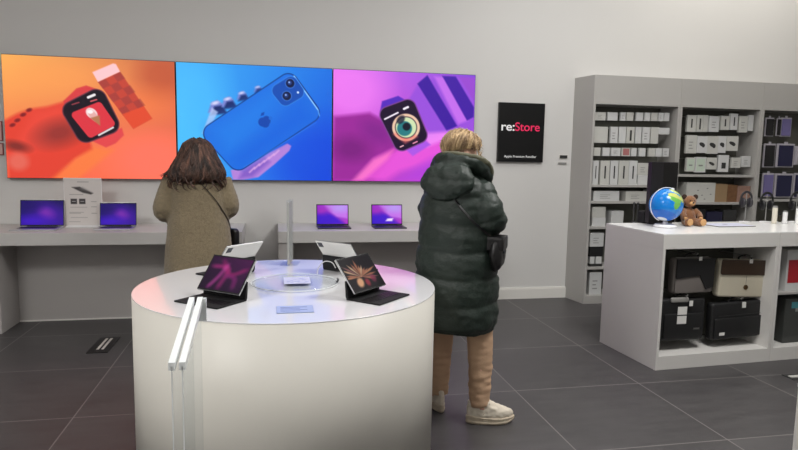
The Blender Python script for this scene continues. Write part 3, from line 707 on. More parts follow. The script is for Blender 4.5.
for k, (a, b) in enumerate(it):
    pack('charger_box', 'box', 0, a, b, 160.6, 184, 'tall slim white box, %s on the upper shelf, left bay' % ordinal(k, len(it)), 'tall slim boxes in the left bay', M_box2 if k % 2 else M_box, 0.12, False, d_spine, Y=5.82, rest=za)
b1 = pack('accessory_box', 'box', 0, 638, 649.5, 175.3, 184.5, 'squat white box right of the tall slim boxes, lower of two', 'squat boxes in the left bay', M_box, 0.12, False, None, Y=5.82, rest=za)
ztop = atY(640, 175.3, 5.82).z
pack('accessory_box', 'box', 0, 638, 649.5, 163, 172.5, 'squat white box right of the tall slim boxes, stacked on top', 'squat boxes in the left bay', M_box2, 0.12, False, d_grey, Y=5.82, rest=ztop)
pack('accessory_box', 'box', 0, 593.7, 619.7, 191, 200.7, 'long white box on the second shelf of the left bay, left one', 'long white boxes in the left bay', M_box, 0.14, False, d_grey, Y=5.82, rest=zb)
pack('accessory_box', 'box', 0, 626, 647, 191.3, 201, 'long white box on the second shelf of the left bay, just left of the globe', 'long white boxes in the left bay', M_box2, 0.14, False, d_grey, Y=5.82, rest=zb)
pack('accessory_box', 'box', 0, 651, 669, 190, 201, 'long white box on the second shelf of the left bay, behind the globe', 'long white boxes in the left bay', M_box, 0.14, False, None, Y=5.82, rest=zb)
z2 = atY(600, 217.7, 5.82).z
pack('accessory_box', 'box', 0, 592.5, 606, 217.7, 225.5, 'white box on the third shelf of the left bay, lower of a stack', 'white boxes on the third shelf', M_box, 0.14, False, None, Y=5.82, rest=zc)
pack('accessory_box', 'box', 0, 592.5, 606, 207, 216.7, 'white box on the third shelf of the left bay, upper of a stack', 'white boxes on the third shelf', M_box2, 0.14, False, None, Y=5.82, rest=z2)
pack('accessory_box', 'box', 0, 611.7, 623.7, 211, 225, 'white box on the third shelf, just above the counter top corner', 'white boxes on the third shelf', M_box, 0.14, False, None, Y=5.82, rest=zc)
zq = P5(596, 268.5, YS).z+0.012
z3 = atY(596, 256.5, 5.82).z
pack('accessory_box', 'box', 0, 590.5, 602.5, 263.8, 268, 'flat dark box on the fourth shelf of the left bay', 'boxes on the fourth shelf', M_print, 0.14, False, None, Y=5.82, rest=zd)
z4 = atY(596, 263.8, 5.82).z
pack('accessory_box', 'box', 0, 590.2, 595, 256.7, 263.7, 'small white box on the flat dark box, left of a pair', 'boxes on the fourth shelf', M_box, 0.12, False, None, Y=5.82, rest=z4)
pack('accessory_box', 'box', 0, 596, 602, 256.7, 263.7, 'small white box on the flat dark box, right of a pair', 'boxes on the fourth shelf', M_box, 0.12, False, None, Y=5.82, rest=z4)
z5 = atY(596, 256.7, 5.82).z
pack('accessory_box', 'box', 0, 590, 603.5, 246.7, 256.7, 'black box stacked on the two small white boxes in the left bay', 'boxes on the fourth shelf', M_matteblack, 0.12, False, None, Y=5.82, rest=z5)
z6 = atY(596, 246.7, 5.82).z
pack('accessory_box', 'box', 0, 590.3, 604, 233, 246.7, 'white box on top of the black box, under the third shelf of the left bay', 'boxes on the fourth shelf', M_box, 0.12, False, d_grey, Y=5.82, rest=z6)
pack('accessory_box', 'box', 0, 590, 601.5, 272.5, 293.5, 'tall white box at the bottom of the left bay', 'boxes at the bottom', M_box, 0.14, False, d_grey, Y=5.82, rest=0.085)
rows2 = [
 ('top row', [(688, 696, 115, 132, d_spine), (697.5, 703, 115, 132, d_dark), (703.8, 708, 115, 132, None), (710, 719.5, 116, 132, d_grey), (721.7, 729.5, 116, 130, d_spine), (731, 738, 113.5, 130, d_spine), (740, 747.5, 116, 132.5, d_grey), (749, 753.5, 115, 131, None)]),
 ('second row', [(687, 696.5, 135, 153.5, d_grey), (697.5, 707.5, 136, 153, d_blob), (708, 718, 136, 154, d_blob), (719, 726, 136, 153, d_blob), (727.5, 738, 136, 151, d_blob)]),
 ('third row', [(687, 695, 157.5, 171.5, d_green), (696, 706, 157, 172.5, d_green), (707, 717, 157.5, 169.5, d_blob), (719, 728.5, 155, 172, d_square), (732, 741, 157.5, 168, d_grey), (742, 751, 156, 167, d_grey)]),
]
for nm, it in rows2:
    for k, (a, b, y0, y1, dc) in enumerate(it):
        pack('accessory_pack', 'accessory pack', 1, a, b, y0, y1, 'white printed hanging pack, %s in the %s of the middle bay' % (ordinal(k, len(it)), nm), 'printed hanging packs in the middle bay', M_box2 if dc is d_dark else (M_box if k % 2 else M_box2), 0.03, True, dc)
ze = P5(720, 203.5, YS).z+0.012
def d_spots(t, w, h):
    bm = bmesh.new()
    for x, z in ((-0.6, 0.3), (-0.2, 0.6), (0.1, 0.35), (0.45, 0.7), (0.7, 0.4), (0.3, 0.15)): ellipsoid(bm, (w*x, 0, h*z), 0.012, 0.001, 0.007, None, 8, 5)
    obj('printed_picture', bm, M_pgrey, t)
pack('gadget_box', 'box', 1, 687, 715, 182.5, 203, 'large white box with small grey marks behind the bear', None, M_box2, 0.16, False, d_spots, Y=5.82, rest=ze)
pack('gadget_box', 'box', 1, 715.8, 727, 184, 203, 'light brown cardboard box right of the large white box', None, mat('cardboard', (150, 124, 92), 0.7, var=0.06), 0.15, False, None, Y=5.82, rest=ze)
pack('gadget_box', 'box', 1, 728, 737, 185, 203, 'dark brown photo-printed box, on the middle bay shelf', None, mat('brown_print', (112, 78, 50), 0.6, var=0.5, vscale=25), 0.14, False, None, Y=5.82, rest=ze)
pack('gadget_box', 'box', 1, 738, 750, 186, 203, 'pinkish brown printed box behind the first headphones', None, mat('pink_print', (150, 118, 104), 0.6, var=0.4, vscale=20), 0.14, False, None, Y=5.82, rest=ze)
z7 = P5(596, 228, YS).z+0.012
for k, (a, b, y0, m, lab) in enumerate([(689, 705, 209, M_matteblack, 'black box on the lower shelf of the middle bay behind the bear'), (707, 722, 212, mat('navy_box', (30, 30, 58), 0.5), 'navy box low in the middle bay above the flat booklet'), (724, 736, 210, M_print, 'dark grey box low in the middle bay left of the first headphones')]):
    pack('gadget_box', 'box', 1, a, b, y0, 228, lab, None, m, 0.14, False, None, Y=5.82, rest=z7)
# phone cases in the right bay
M_lil = mat('lilac_case', (112, 104, 152), 0.6); M_nav = mat('navy_case', (28, 28, 62), 0.6); M_blk = mat('black_case', (24, 23, 25), 0.6)
M_clear = mat('pale_case_tray', (176, 172, 180), 0.35)
def d_case(m):
    def f(t, w, h):
        obj('case', BX(-w*0.80, w*0.80, -0.012, -0.0005, h*0.045, h*0.93, bev=0.004), m, t)
        obj('hang_tab', BX(-w*0.2, w*0.2, 0.002, 0.006, h, h+0.02), M_clear, t)
    return f
rz_ = P5(780, 200.5, YS).z+0.012
cs = [('top row', [(766, 773.5, 117.5, 136.5, M_blk, 'black'), (777.5, 780.5, 118, 136, M_blk, 'thin black'), (781.3, 791, 117.5, 136.8, M_lil, 'lilac')]),
      ('middle row', [(764.5, 774.5, 143.5, 167.5, M_blk, 'black'), (777.5, 793.5, 143.5, 167.5, M_nav, 'navy'), (795.5, 806, 146, 165, M_clear, 'white')]),
      ('bottom row', [(763, 773, 173, 197, M_lil, 'lilac'), (775.5, 792, 173.5, 197.5, M_nav, 'navy'), (794.5, 806, 173, 198, M_nav, 'navy')])]
for nm, it in cs:
    for k, (a, b, y0, y1, m, cn) in enumerate(it):
        pack('phone_case', 'phone case', 2, a, b, y0, y1, '%s phone case, %s in the %s of the right bay' % (cn, ordinal(k, len(it)), nm), 'hanging phone cases', M_clear, 0.012, True, d_case(m), Y=5.84)

# ---------------------------------------------------------------- bag counter
CA = math.radians(3.5); CO = Vector((2.664, 3.842, 0)); ZCn = 0.98; CD = 0.70
MC = Matrix.Translation(CO) @ Matrix.Rotation(CA, 4, 'Z')
def counter(x0, w, label):
    loc = MC @ Vector((x0, 0, 0))
    t = thing('display_counter', label, 'counter', loc, rz=CA)
    obj('side_panel', BX(0, 0.022, 0, CD, 0, 0.873), M_clam, t); obj('side_panel', BX(w-0.024, w, 0, CD, 0, 0.873), M_clam, t)
    obj('plinth', BX(0.022, w-0.024, 0.0, CD, 0, 0.10, bev=0.001), M_clam, t)
    obj('back_panel', BX(0.022, w-0.024, 0.40, 0.42, 0.10, 0.873), M_dark, t)
    obj('top_frame', BX(0, w, 0, CD, 0.8735, ZCn-0.006, bev=0.001), M_clam, t)
    obj('worktop', BX(0.001, w-0.001, 0.001, CD-0.001, ZCn-0.006, ZCn), M_top, t)
    return t
UW = 1.0
c1 = counter(0, UW, 'grey open counter holding four hanging bags, under the globe')
c2 = counter(UW+0.003, UW, 'grey open counter cut off at the right, holding a red and white box')

# bags (local frame of the counter: x along, y depth, z up)
CI = MC.inverted()
def cpt(px, py, d=0.10):
    """point on the vertical plane d behind the counter's front"""
    r = ray(px, py); a = CI @ CAMP; b = (CI @ (CAMP+r))-a
    k = (d-a.y)/b.y; return a+b*k
def rod(cn, p):
    bm = bmesh.new(); L = cn.matrix_world
    bm2 = bmesh.new()
    x = p.x-(0 if cn is c1 else UW+0.003)
    tube(bm2, [(x, 0.3995, p.z), (x, p.y-0.03, p.z), (x, p.y-0.04, p.z+0.012)], 0.005, 8); bm.free()
    obj('hanging_rod', bm2, M_steel, cn)
def rounded_prism(w, h, d, r=0.02, taper=0.0, n=5):
    """outline in xz (x centred, z from 0), extruded along y from 0 to d with rounded rim"""
    def ringat(y, sh):
        pts = []
        for cx_, cz_, a0 in ((w/2-r, r, -PI/2), (w/2-r, h-r, 0), (-w/2+r, h-r, PI/2), (-w/2+r, r, PI)):
            for k in range(n+1):
                a = a0+k*PI/2/n
                x = cx_+(r)*math.cos(a); z = cz_+(r)*math.sin(a)
                x *= (1-taper*(z/h)); x -= math.copysign(sh, x); z += sh if z < h/2 else -sh
                pts.append(Vector((x, y, z)))
        return pts
    bm = bmesh.new(); e = min(0.012, d*0.25)
    loft(bm, [ringat(0, e), ringat(e*0.4, e*0.3), ringat(e, 0), ringat(d-e, 0), ringat(d-e*0.4, e*0.3), ringat(d, e)])
    return bm
M_bagblk = mat('black_nylon', (26, 26, 27), 0.55, bump=0.15, bscale=300)
M_baggry = mat('grey_felt', (118, 112, 108), 0.8, var=0.05)
M_bagcr = mat('cream_leather', (205, 198, 178), 0.5, var=0.03); M_bagbr = mat('brown_leather', (62, 46, 34), 0.45, var=0.1)
M_tagw = mat('tag_white', (225, 224, 220), 0.5)
def bag(label, p, w, h, rz, tilt, main, front, cn, extras):
    """p: hanging point in counter coordinates, bag hangs below it"""
    wl = MC @ p
    t = thing('laptop_bag', label, 'bag', wl, rz=CA+rz, group='bags hanging in the counter')
    rod(cn, p)
    T = Matrix.Rotation(tilt, 4, 'Y') @ Matrix.Translation((0, -0.01, -h-0.028))
    bm = rounded_prism(w, h, 0.07, 0.02); bmesh.ops.transform(bm, matrix=T, verts=bm.verts); obj('body', bm, main, t, smooth=True)
    bm = bmesh.new(); q = [T @ Vector(v) for v in ((-0.06, 0.035, h-0.004), (-0.05, 0.035, h+0.018), (0, 0.035, h+0.03), (0.05, 0.035, h+0.018), (0.06, 0.035, h-0.004))]
    tube(bm, spline(q, 5), 0.007, 8); obj('handle', bm, M_matteblack, t, smooth=True)
    extras(t, T, w, h)
    return t
def addbox(name, t, T, m, *a, label=None, bev=0.0):
    bm = bmesh.new(); box(bm, *a, bev=bev); bmesh.ops.transform(bm, matrix=T, verts=bm.verts); return obj(name, bm, m, t, label=label)
def addrp(name, t, T, m, w, h, d, x, y, z, r=0.015):
    bm = rounded_prism(w, h, d, r); bmesh.ops.transform(bm, matrix=T @ Matrix.Translation((x, y, z)), verts=bm.verts); return obj(name, bm, m, t, smooth=True)
def ex1(t, T, w, h):
    addrp('front_pocket', t, T, M_baggry, w*0.97, h*0.46, 0.012, 0, -0.012, 0.006)
    bm = bmesh.new(); pr = [(-w*0.49, h*0.99), (w*0.49, h*0.99), (w*0.49, h*0.18), (w*0.30, h*0.12), (w*0.12, h*0.52), (-w*0.49, h*0.44)]
    loft(bm, [[Vector((x, -0.022, z)) for x, z in pr], [Vector((x, -0.0125, z)) for x, z in pr]]); bmesh.ops.transform(bm, matrix=T, verts=bm.verts); obj('flap', bm, M_bagblk, t)
    addbox('hang_tag', t, T, M_tagw, 0.02, 0.045, -0.026, -0.0225, h*0.94, h*1.04); addbox('zip', t, T, M_steel, -w*0.42, w*0.42, 0.02, 0.03, h, h+0.004)
def ex2(t, T, w, h):
    addrp('flap', t, T, M_bagbr, w*1.01, h*0.40, 0.012, 0, -0.012, h*0.60)
    bm = bmesh.new(); cyl(bm, (0, 0, 0), 0.019, 0.006, 24, bev=0.001); bmesh.ops.transform(bm, matrix=T @ Matrix.Translation((0.0, 0.0, h*0.27)) @ Matrix.Rotation(PI/2, 4, 'X'), verts=bm.verts); obj('round_clasp', bm, mat('bronze', (96, 74, 50), 0.4, metal=0.7), t)
    addbox('hang_tag', t, T, M_tagw, 0.0, 0.025, -0.018, -0.0125, h*0.92, h*1.03)
    addbox('seam', t, T, M_bagbr, -0.001, 0.001, -0.001, -0.0001, h*0.35, h*0.58)
def ex3(t, T, w, h):
    addrp('front_pocket', t, T, M_bagblk, w*0.9, h*0.6, 0.014, 0, -0.014, h*0.06)
    addrp('top_collar', t, T, mat('silver_plastic', (150, 148, 144), 0.4), w*0.4, 0.035, 0.02, -w*0.12, -0.012, h*0.93, 0.01)
    for z in (0.42, 0.64): addbox('price_label', t, T, M_tagw, -w*0.17, w*0.04, -0.0165, -0.0145, h*z, h*(z+0.19))
    addbox('metal_badge', t, T, M_steel, w*0.22, w*0.36, -0.0165, -0.0145, h*0.27, h*0.31); addbox('hang_tag', t, T, M_tagw, w*0.08, w*0.16, -0.018, -0.0165, h*0.84, h*0.97)
def ex4(t, T, w, h):
    addrp('front_pocket', t, T, M_bagblk, w*0.92, h*0.55, 0.016, 0, -0.016, h*0.05); addbox('zip', t, T, M_print, -w*0.4, w*0.4, -0.018, -0.016, h*0.66, h*0.675)
    addbox('price_label', t, T, M_tagw, -w*0.38, -w*0.28, -0.0185, -0.0165, h*0.14, h*0.22); addbox('hang_tag', t, T, M_tagw, w*0.06, w*0.12, -0.012, -0.0025, h*0.84, h*0.99)
def ww(a, b, y, d=0.1): return (cpt(b, y, d)-cpt(a, y, d)).length
def hh(a, b, x, d=0.1): return (cpt(x, b, d)-cpt(x, a, d)).length
bag('grey bag with black flap, upper left in the bag counter', cpt(694, 254, 0.11), ww(674, 712, 275), hh(257, 292, 690), 0.0, 0.0, M_baggry, None, c1, ex1)
bag('cream leather bag with brown flap and round clasp, upper right in the counter', cpt(748, 256, 0.11), ww(721, 772, 275), hh(262, 299, 748), -0.03, 0.04, M_bagcr, None, c1, ex2)
bag('black bag with two white price labels, lower left in the counter', cpt(684, 295, 0.11), ww(663, 706, 320), hh(300, 341, 686), 0.0, 0.01, M_bagblk, None, c1, ex3)
bag('black briefcase with a tiny white label, lower right in the counter', cpt(738, 298, 0.11), ww(713, 764, 318), hh(303, 339, 739), 0.0, -0.03, M_bagblk, None, c1, ex4)
# second counter: red/white carton and dark bag
p = cpt(784.5, 291, 0.08); q = cpt(803, 251, 0.08)
t = thing('gift_box', 'white box with a red window on the inner shelf, right counter', 'box', MC @ Vector((p.x, 0.08, p.z)), rz=CA)
hb = q.z-p.z; wb = q.x-p.x
obj('carton', BX(0, wb, 0, 0.16, 0, hb, bev=0.002), M_box, t); obj('red_window', BX(0.018, 0.14, -0.001, 0, hb*0.2, hb*0.78), mat('gift_red', (168, 28, 40), 0.5), t); obj('lid', BX(-0.002, wb+0.002, -0.002, 0.162, hb+0.0005, hb+0.012), M_box2, t)
zz = p.z-0.001
obj('inner_shelf', BX(0.0225, UW-0.0245, 0.04, 0.3995, zz-0.016, zz), M_lam, c2)
p2 = cpt(781, 343, 0.08); q2 = cpt(803, 298, 0.08)
t = thing('camera_case', 'dark grey upright case with a teal label at the bottom of right counter', 'case', MC @ Vector((p2.x+0.13, 0.08, 0.101)), rz=CA)
hb = min(q2.z, zz-0.03)-0.101
obj('body', BX(-0.12, 0.12, 0, 0.15, 0, hb, bev=0.01), mat('case_grey', (62, 64, 62), 0.5, var=0.1), t); obj('teal_label', BX(-0.06, 0.07, -0.001, 0, hb*0.78, hb*0.92), mat('teal', (70, 140, 150), 0.5), t); obj('label_card', BX(-0.02, 0.12, -0.0008, 0.0, hb*0.7, hb*0.78), M_pgrey, t)

# ---------------------------------------------------------------- on the counter
# globe
gp = atZ(665, 227, ZCn); GR = 0.124
t = thing('desk_globe', 'blue world globe with green land on a white round base', 'globe', (gp.x, gp.y, ZCn+0.001))
bm = bmesh.new(); cyl(bm, (0, 0, 0), 0.088, 0.022, 40, r2=0.078, bev=0.005); cyl(bm, (0, 0, 0.021), 0.022, 0.022, 20, r2=0.016); obj('base', bm, M_white, t, smooth=False)
gc = Vector((-0.004, 0, 0.043+GR+0.004))
axis = Matrix.Rotation(math.radians(23), 4, 'Y')
def land(co):
    lat = math.asin(max(-1, min(1, co.z))); lon = math.atan2(co.x, -co.y)
    x, y = math.degrees(lon), math.degrees(lat)
    nz = noise.noise(Vector((co.x*3.2, co.y*3.2, co.z*3.2)))*9 + noise.noise(co*8)*4
    def el(cx, cy, rx, ry): return ((x-cx)/rx)**2+((y-cy)/ry)**2 < 1+nz*0.05
    if el(14, 14, 26, 18) or el(24, -6, 12, 20) or el(-2, 18, 15, 12): 
        return (120, 190, 90) if y < 14 else (206, 214, 120)
    if el(20, 52, 36, 15) or el(62, 50, 42, 24) or el(46, 24, 13, 14): return (196, 216, 130) if nz > -2 else (110, 185, 90)
    if el(110, 40, 46, 26) or el(78, 20, 10, 16): return (150, 200, 100)
    if el(-150, 48, 32, 24) or el(135, -25, 18, 12): return (120, 190, 90)
    if y < -74 or y > 80: return (235, 240, 245)
    return (22, 128, 216) if y > -40 else (16, 104, 205)
bm = bmesh.new(); bmesh.ops.create_uvsphere(bm, u_segments=128, v_segments=80, radius=GR)
me = mesh_of('sphere', bm, attr_mat('globe_paint', rough=0.18), True)
tmp = [land(v.co/GR) for v in me.vertices]
a = me.color_attributes.new('Col', 'FLOAT_COLOR', 'POINT'); bl = []
for c in tmp: bl.extend(L3(c))
a.data.foreach_set('color', bl)
me.transform(Matrix.Translation(gc) @ axis @ Matrix.Rotation(math.radians(-14), 4, 'X') @ Matrix.Rotation(math.radians(-22), 4, 'Z')); link('sphere', me, t)
bm = bmesh.new(); rr_ = GR+0.008
tube(bm, [gc+axis @ Vector((-rr_*math.cos(a_), 0, rr_*math.sin(a_))) for a_ in [math.radians(-90+180*k/24) for k in range(25)]], 0.0022, 8, flat=1.6); obj('meridian_arc', bm, M_white, t, smooth=True)
bm = bmesh.new(); cyl(bm, (0, 0, GR), 0.011, 0.014, 16, bev=0.002); bmesh.ops.transform(bm, matrix=Matrix.Translation(gc) @ axis, verts=bm.verts); obj('axis_knob', bm, M_white, t)

# teddy bear
bp_ = atZ(691, 225.5, ZCn)
t = thing('teddy_bear', 'seated brown teddy bear with tan paws and dark ears beside the globe', 'teddy bear', (bp_.x-0.012, bp_.y+0.01, ZCn+0.001), rz=math.radians(-8)); t.scale = (1.06, 1.06, 1.06)
M_fur = mat('brown_fur', (142, 96, 62), 0.9, var=0.25, vscale=90, bump=0.8, bscale=180, sheen=0.4); M_tan = mat('tan_fur', (206, 160, 110), 0.85, var=0.1, vscale=60, bump=0.3, bscale=160); M_dkfur = mat('dark_fur', (62, 44, 36), 0.9, var=0.2, vscale=80, bump=0.5, bscale=160)
bm = bmesh.new()
ellipsoid(bm, (0, 0.02, 0.068), 0.054, 0.05, 0.066); ellipsoid(bm, (0, 0.012, 0.178), 0.048, 0.044, 0.045)
for s in (-1, 1):
    tube(bm, [(0.03*s, 0.0, 0.03), (0.045*s, -0.05, 0.026), (0.05*s, -0.085, 0.03)], [0.03, 0.028, 0.027], 12)
    tube(bm, spline([(0.042*s, 0.01, 0.115), (0.062*s, -0.02, 0.085), (0.058*s, -0.05, 0.062)], 4), [0.02]*9, 10)
bm = remesh(bm, 0.004, 3); displace(bm, lambda c, n: noise.noise(c*160)*0.0016); obj('body', bm, M_fur, t, smooth=True)
bm = bmesh.new(); ellipsoid(bm, (0, -0.026, 0.165), 0.021, 0.018, 0.016); obj('muzzle', bm, M_tan, t, smooth=True)
for s in (-1, 1):
    bm = bmesh.new(); ellipsoid(bm, (0.05*s, -0.109, 0.033), 0.023, 0.008, 0.026); obj('foot_pad', bm, M_tan, t, smooth=True)
    bm = bmesh.new(); ellipsoid(bm, (0.043*s, 0.012, 0.212), 0.020, 0.010, 0.020); obj('ear', bm, M_dkfur, t, smooth=True)
    bm = bmesh.new(); ellipsoid(bm, (0.017*s, -0.027, 0.186), 0.005, 0.004, 0.005, None, 10, 8); obj('eye', bm, M_black, t, smooth=True)
    bm = bmesh.new(); ellipsoid(bm, (0.058*s, -0.056, 0.055), 0.014, 0.012, 0.014); obj('paw', bm, M_tan, t, smooth=True)
bm = bmesh.new(); ellipsoid(bm, (0, -0.045, 0.172), 0.008, 0.005, 0.006, None, 12, 8); obj('nose', bm, M_black, t, smooth=True)

# black speaker panel behind the globe
q0 = atZ(664, 221.5, ZCn); Yb = 4.44
A0 = atY(650.5, 162, Yb); A1 = atY(678, 163, Yb)
t = thing('speaker_box', 'tall black box standing on the counter behind the globe', 'speaker', ((A0.x+A1.x)/2+0.012, Yb, ZCn+0.001), rz=CA)
wv = (A1.x-A0.x)/2; hv = A0.z-ZCn
obj('cabinet', BX(-wv, wv, 0, 0.05, 0.012, hv, bev=0.003), mat('speaker_black', (28, 26, 29), 0.45), t); obj('foot', BX(-wv*0.8, wv*0.8, 0.0, 0.05, 0, 0.012), M_black, t); obj('front_panel', BX(-wv*0.1, wv*0.97, -0.002, 0, 0.02, hv-0.01), mat('speaker_panel', (20, 19, 19), 0.3), t)
# dark items at the counter's back left
def on_counter(px, py): return atZ(px, py, ZCn)
p = on_counter(633, 222)
t = thing('gadget_stand', 'slim dark twin-post gadget stand on the counter, left of the globe', 'stand', (p.x, p.y-0.03, ZCn+0.001), rz=CA)
obj('foot', BX(-0.03, 0.03, -0.02, 0.02, 0, 0.006, bev=0.001), M_print, t)
for x in (-0.018, 0.018):
    bm = bmesh.new(); cyl(bm, (x, 0, 0.006), 0.006, 0.145, 12); ellipsoid(bm, (x, 0, 0.155), 0.011, 0.011, 0.012, None, 12, 8); obj('post', bm, M_print, t)
p = on_counter(645, 223)
t = thing('camera_case', 'low black case on the counter between the gadget stand and globe', 'case', (p.x+0.01, p.y, ZCn+0.001), rz=CA)
obj('body', BX(-0.055, 0.05, -0.04, 0.04, 0, 0.10, bev=0.012), M_matteblack, t); obj('clasp', BX(-0.012, 0.012, -0.043, -0.040, 0.05, 0.065), M_steel, t)
# booklet
a1 = on_counter(707, 225); a2 = on_counter(757, 227.5)
t = thing('booklet', 'flat white brochure lying on the counter right of the bear', 'booklet', ((a1.x+a2.x)/2, (a1.y+a2.y)/2+0.045, ZCn+0.001), rz=CA)
wv = (a2-a1).length/2
obj('back_cover', BX(-wv, wv, -0.10, 0.10, 0, 0.006), M_pgrey, t)
def art_book(A):
    A.grad([(206, 208, 228)]*4)
    for i in range(9): A.line((0.08+0.45*(i % 2), 0.12+0.08*i), (0.4+0.45*(i % 2), 0.12+0.08*i), 0.02, (150, 150, 180), soft=0.02)
    A.ell(0.5, 0.35, 0.06, 0.08, (70, 70, 90), soft=0.03)
panel('cover_print', (-wv+0.003, 0.097, 0.0068), (wv-0.003, 0.097, 0.0068), (-wv+0.003, -0.097, 0.0068), 60, 40, (0, 1, 0, 1), art_book, M_pic, t)
# headphones on stands
def headphones(px, py, ytop, rad_px, label, dark):
    p = on_counter(px, py); k = p.y/F*1.03
    t = thing('headphones', label, 'headphones', (p.x, p.y, ZCn+0.001), rz=CA)
    Rr = rad_px*k*1.12; top = atY(px, ytop, p.y).z-ZCn
    obj('stand_foot', BX(-0.03, 0.03, -0.03, 0.03, 0, 0.01, bev=0.003), M_white, t)
    bm = bmesh.new(); cyl(bm, (0, 0, 0.0105), 0.004, top-0.024, 12); obj('stand_post', bm, M_pgrey, t)
    cz = top-Rr
    bm = bmesh.new(); tube(bm, [(Rr*math.cos(a), 0, cz+Rr*math.sin(a)) for a in [math.radians(-25+230*i/24) for i in range(25)]], 0.006, 8, flat=1.8); obj('headband', bm, dark, t, smooth=True)
    for s in (-1, 1):
        bm = bmesh.new(); a = math.radians(-28); ellipsoid(bm, (s*(Rr*math.cos(a)-0.012), 0, cz+Rr*math.sin(a)-0.012), 0.017, 0.036, 0.042, None, 16, 10); obj('ear_cup', bm, dark, t, smooth=True)
headphones(744.5, 222.5, 192, 6.3, 'dark over-ear headphones on a white stand, leftmost of three', mat('hp_dark', (46, 44, 48), 0.4))
headphones(765, 222.5, 193, 7.4, 'black over-ear headphones on a white stand, middle of three', M_black)
headphones(795, 222.5, 192.5, 8.0, 'black over-ear headphones on a white stand, rightmost at the border', M_black)
for px, py, yt, r, m, lab in ((774, 223.5, 206, 0.020, mat('cream_plastic', (222, 216, 200), 0.4), 'tall cream cylinder speaker between the headphones'), (784.5, 223.5, 211, 0.018, M_white, 'short white cylinder right of the tall cream one'), (798, 224, 207, 0.022, M_white, 'tall white cylinder at the right border of the photo')):
    p = on_counter(px, py); h = atY(px, yt, p.y).z-ZCn
    t = thing('cylinder_speaker', lab, 'speaker', (p.x, p.y, ZCn+0.001))
    bm = bmesh.new(); cyl(bm, (0, 0, 0), r, h*0.9, 24, bev=0.002); obj('body', bm, m, t); bm = bmesh.new(); cyl(bm, (0, 0, h*0.9+0.0003), r*0.9, h*0.1, 24, bev=0.001); obj('cap', bm, M_pgrey, t)
p = on_counter(779.5, 222)
t = thing('spray_bottle', 'small dark bottle between the cream and the white cylinders', 'bottle', (p.x, p.y, ZCn+0.001))
bm = bmesh.new(); cyl(bm, (0, 0, 0), 0.014, 0.055, 20, bev=0.002); obj('body', bm, mat('olive_dark', (52, 48, 34), 0.4), t); bm = bmesh.new(); cyl(bm, (0, 0, 0.0553), 0.008, 0.018, 16); obj('cap', bm, M_black, t)

# ---------------------------------------------------------------- people
M_skin = mat('skin', (216, 172, 148), 0.55, var=0.05, vscale=30)
def head_parts(bm, M):
    def e(c, rx, ry, rz, R=None, u=20, v=12):
        t = bmesh.new(); ellipsoid(t, (0, 0, 0), rx, ry, rz, R, u, v); bmesh.ops.translate(t, vec=Vector(c), verts=t.verts); merge(bm, t, M)
    e((0, -0.008, 0.025), 0.074, 0.092, 0.088); e((0, 0.022, -0.04), 0.056, 0.062, 0.066); e((0, 0.05, -0.085), 0.026, 0.022, 0.02)
    e((0, 0.082, 0.022), 0.046, 0.012, 0.010); e((0, 0.088, -0.008), 0.010, 0.014, 0.026, Matrix.Rotation(-0.25, 4, 'X')); e((0, 0.096, -0.026), 0.015, 0.014, 0.010)
    e((0, 0.078, -0.052), 0.021, 0.009, 0.006); e((0, 0.076, -0.062), 0.019, 0.009, 0.007)
    for s in (-1, 1):
        e((0.034*s, 0.058, -0.025), 0.022, 0.022, 0.022); e((0.075*s, -0.008, -0.005), 0.008, 0.017, 0.030, Matrix.Rotation(-0.15, 4, 'X'))
def hand_parts(bm, M, s):
    t = bmesh.new(); ellipsoid(t, (0, 0.045, 0), 0.041, 0.052, 0.017, None, 20, 12); tube(t, [(0, -0.03, 0), (0, 0.02, 0)], [0.026, 0.028], 12, flat=0.75)
    for k in range(4):
        x = (-0.030+0.020*k)*s; L = [0.068, 0.080, 0.074, 0.058][k]; p = Vector((x, 0.070, 0)); pts = [Vector((x*0.8, 0.045, 0)), p]; a = 0.25
        for q in (0.42, 0.32, 0.26):
            p = p+Vector((0.06*x, math.cos(a), -math.sin(a)))*L*q; pts.append(p.copy()); a += 0.5
        tube(t, pts, [0.010, 0.0098, 0.009, 0.0085, 0.0065], 10)
    tube(t, [(-0.02*s, 0.015, -0.004), (-0.045*s, 0.035, -0.012), (-0.056*s, 0.062, -0.024), (-0.052*s, 0.084, -0.034)], [0.013, 0.0125, 0.0105, 0.008], 10)
    merge(bm, t, M)
def frame_to(p, d, up=(0, 0, 1)):
    """matrix at p whose +y runs along d"""
    d = Vector(d).normalized(); x = d.cross(Vector(up)).normalized(); z = x.cross(d)
    return Matrix.Translation(p) @ Matrix(((x.x, d.x, z.x), (x.y, d.y, z.y), (x.z, d.z, z.z))).to_4x4()
def oval(cx, cy, z, rx, ry, n=40, p=2.3, tz=0.0):
    r = []
    for k in range(n):
        a = 2*PI*k/n; c, s = math.cos(a), math.sin(a)
        r.append(Vector((cx+rx*math.copysign(abs(c)**(2/p), c), cy+ry*math.copysign(abs(s)**(2/p), s), z+tz*s)))
    return r
def near_param(c, pts):
    best = (9, 0, 0); acc = 0
    for a, b in zip(pts[:-1], pts[1:]):
        e = b-a; t = max(0, min(1, (c-a).dot(e)/e.length_squared)); d = (c-(a+e*t)).length
        if d < best[0]: best = (d, acc+e.length*t, 0)
        acc += e.length
    return best
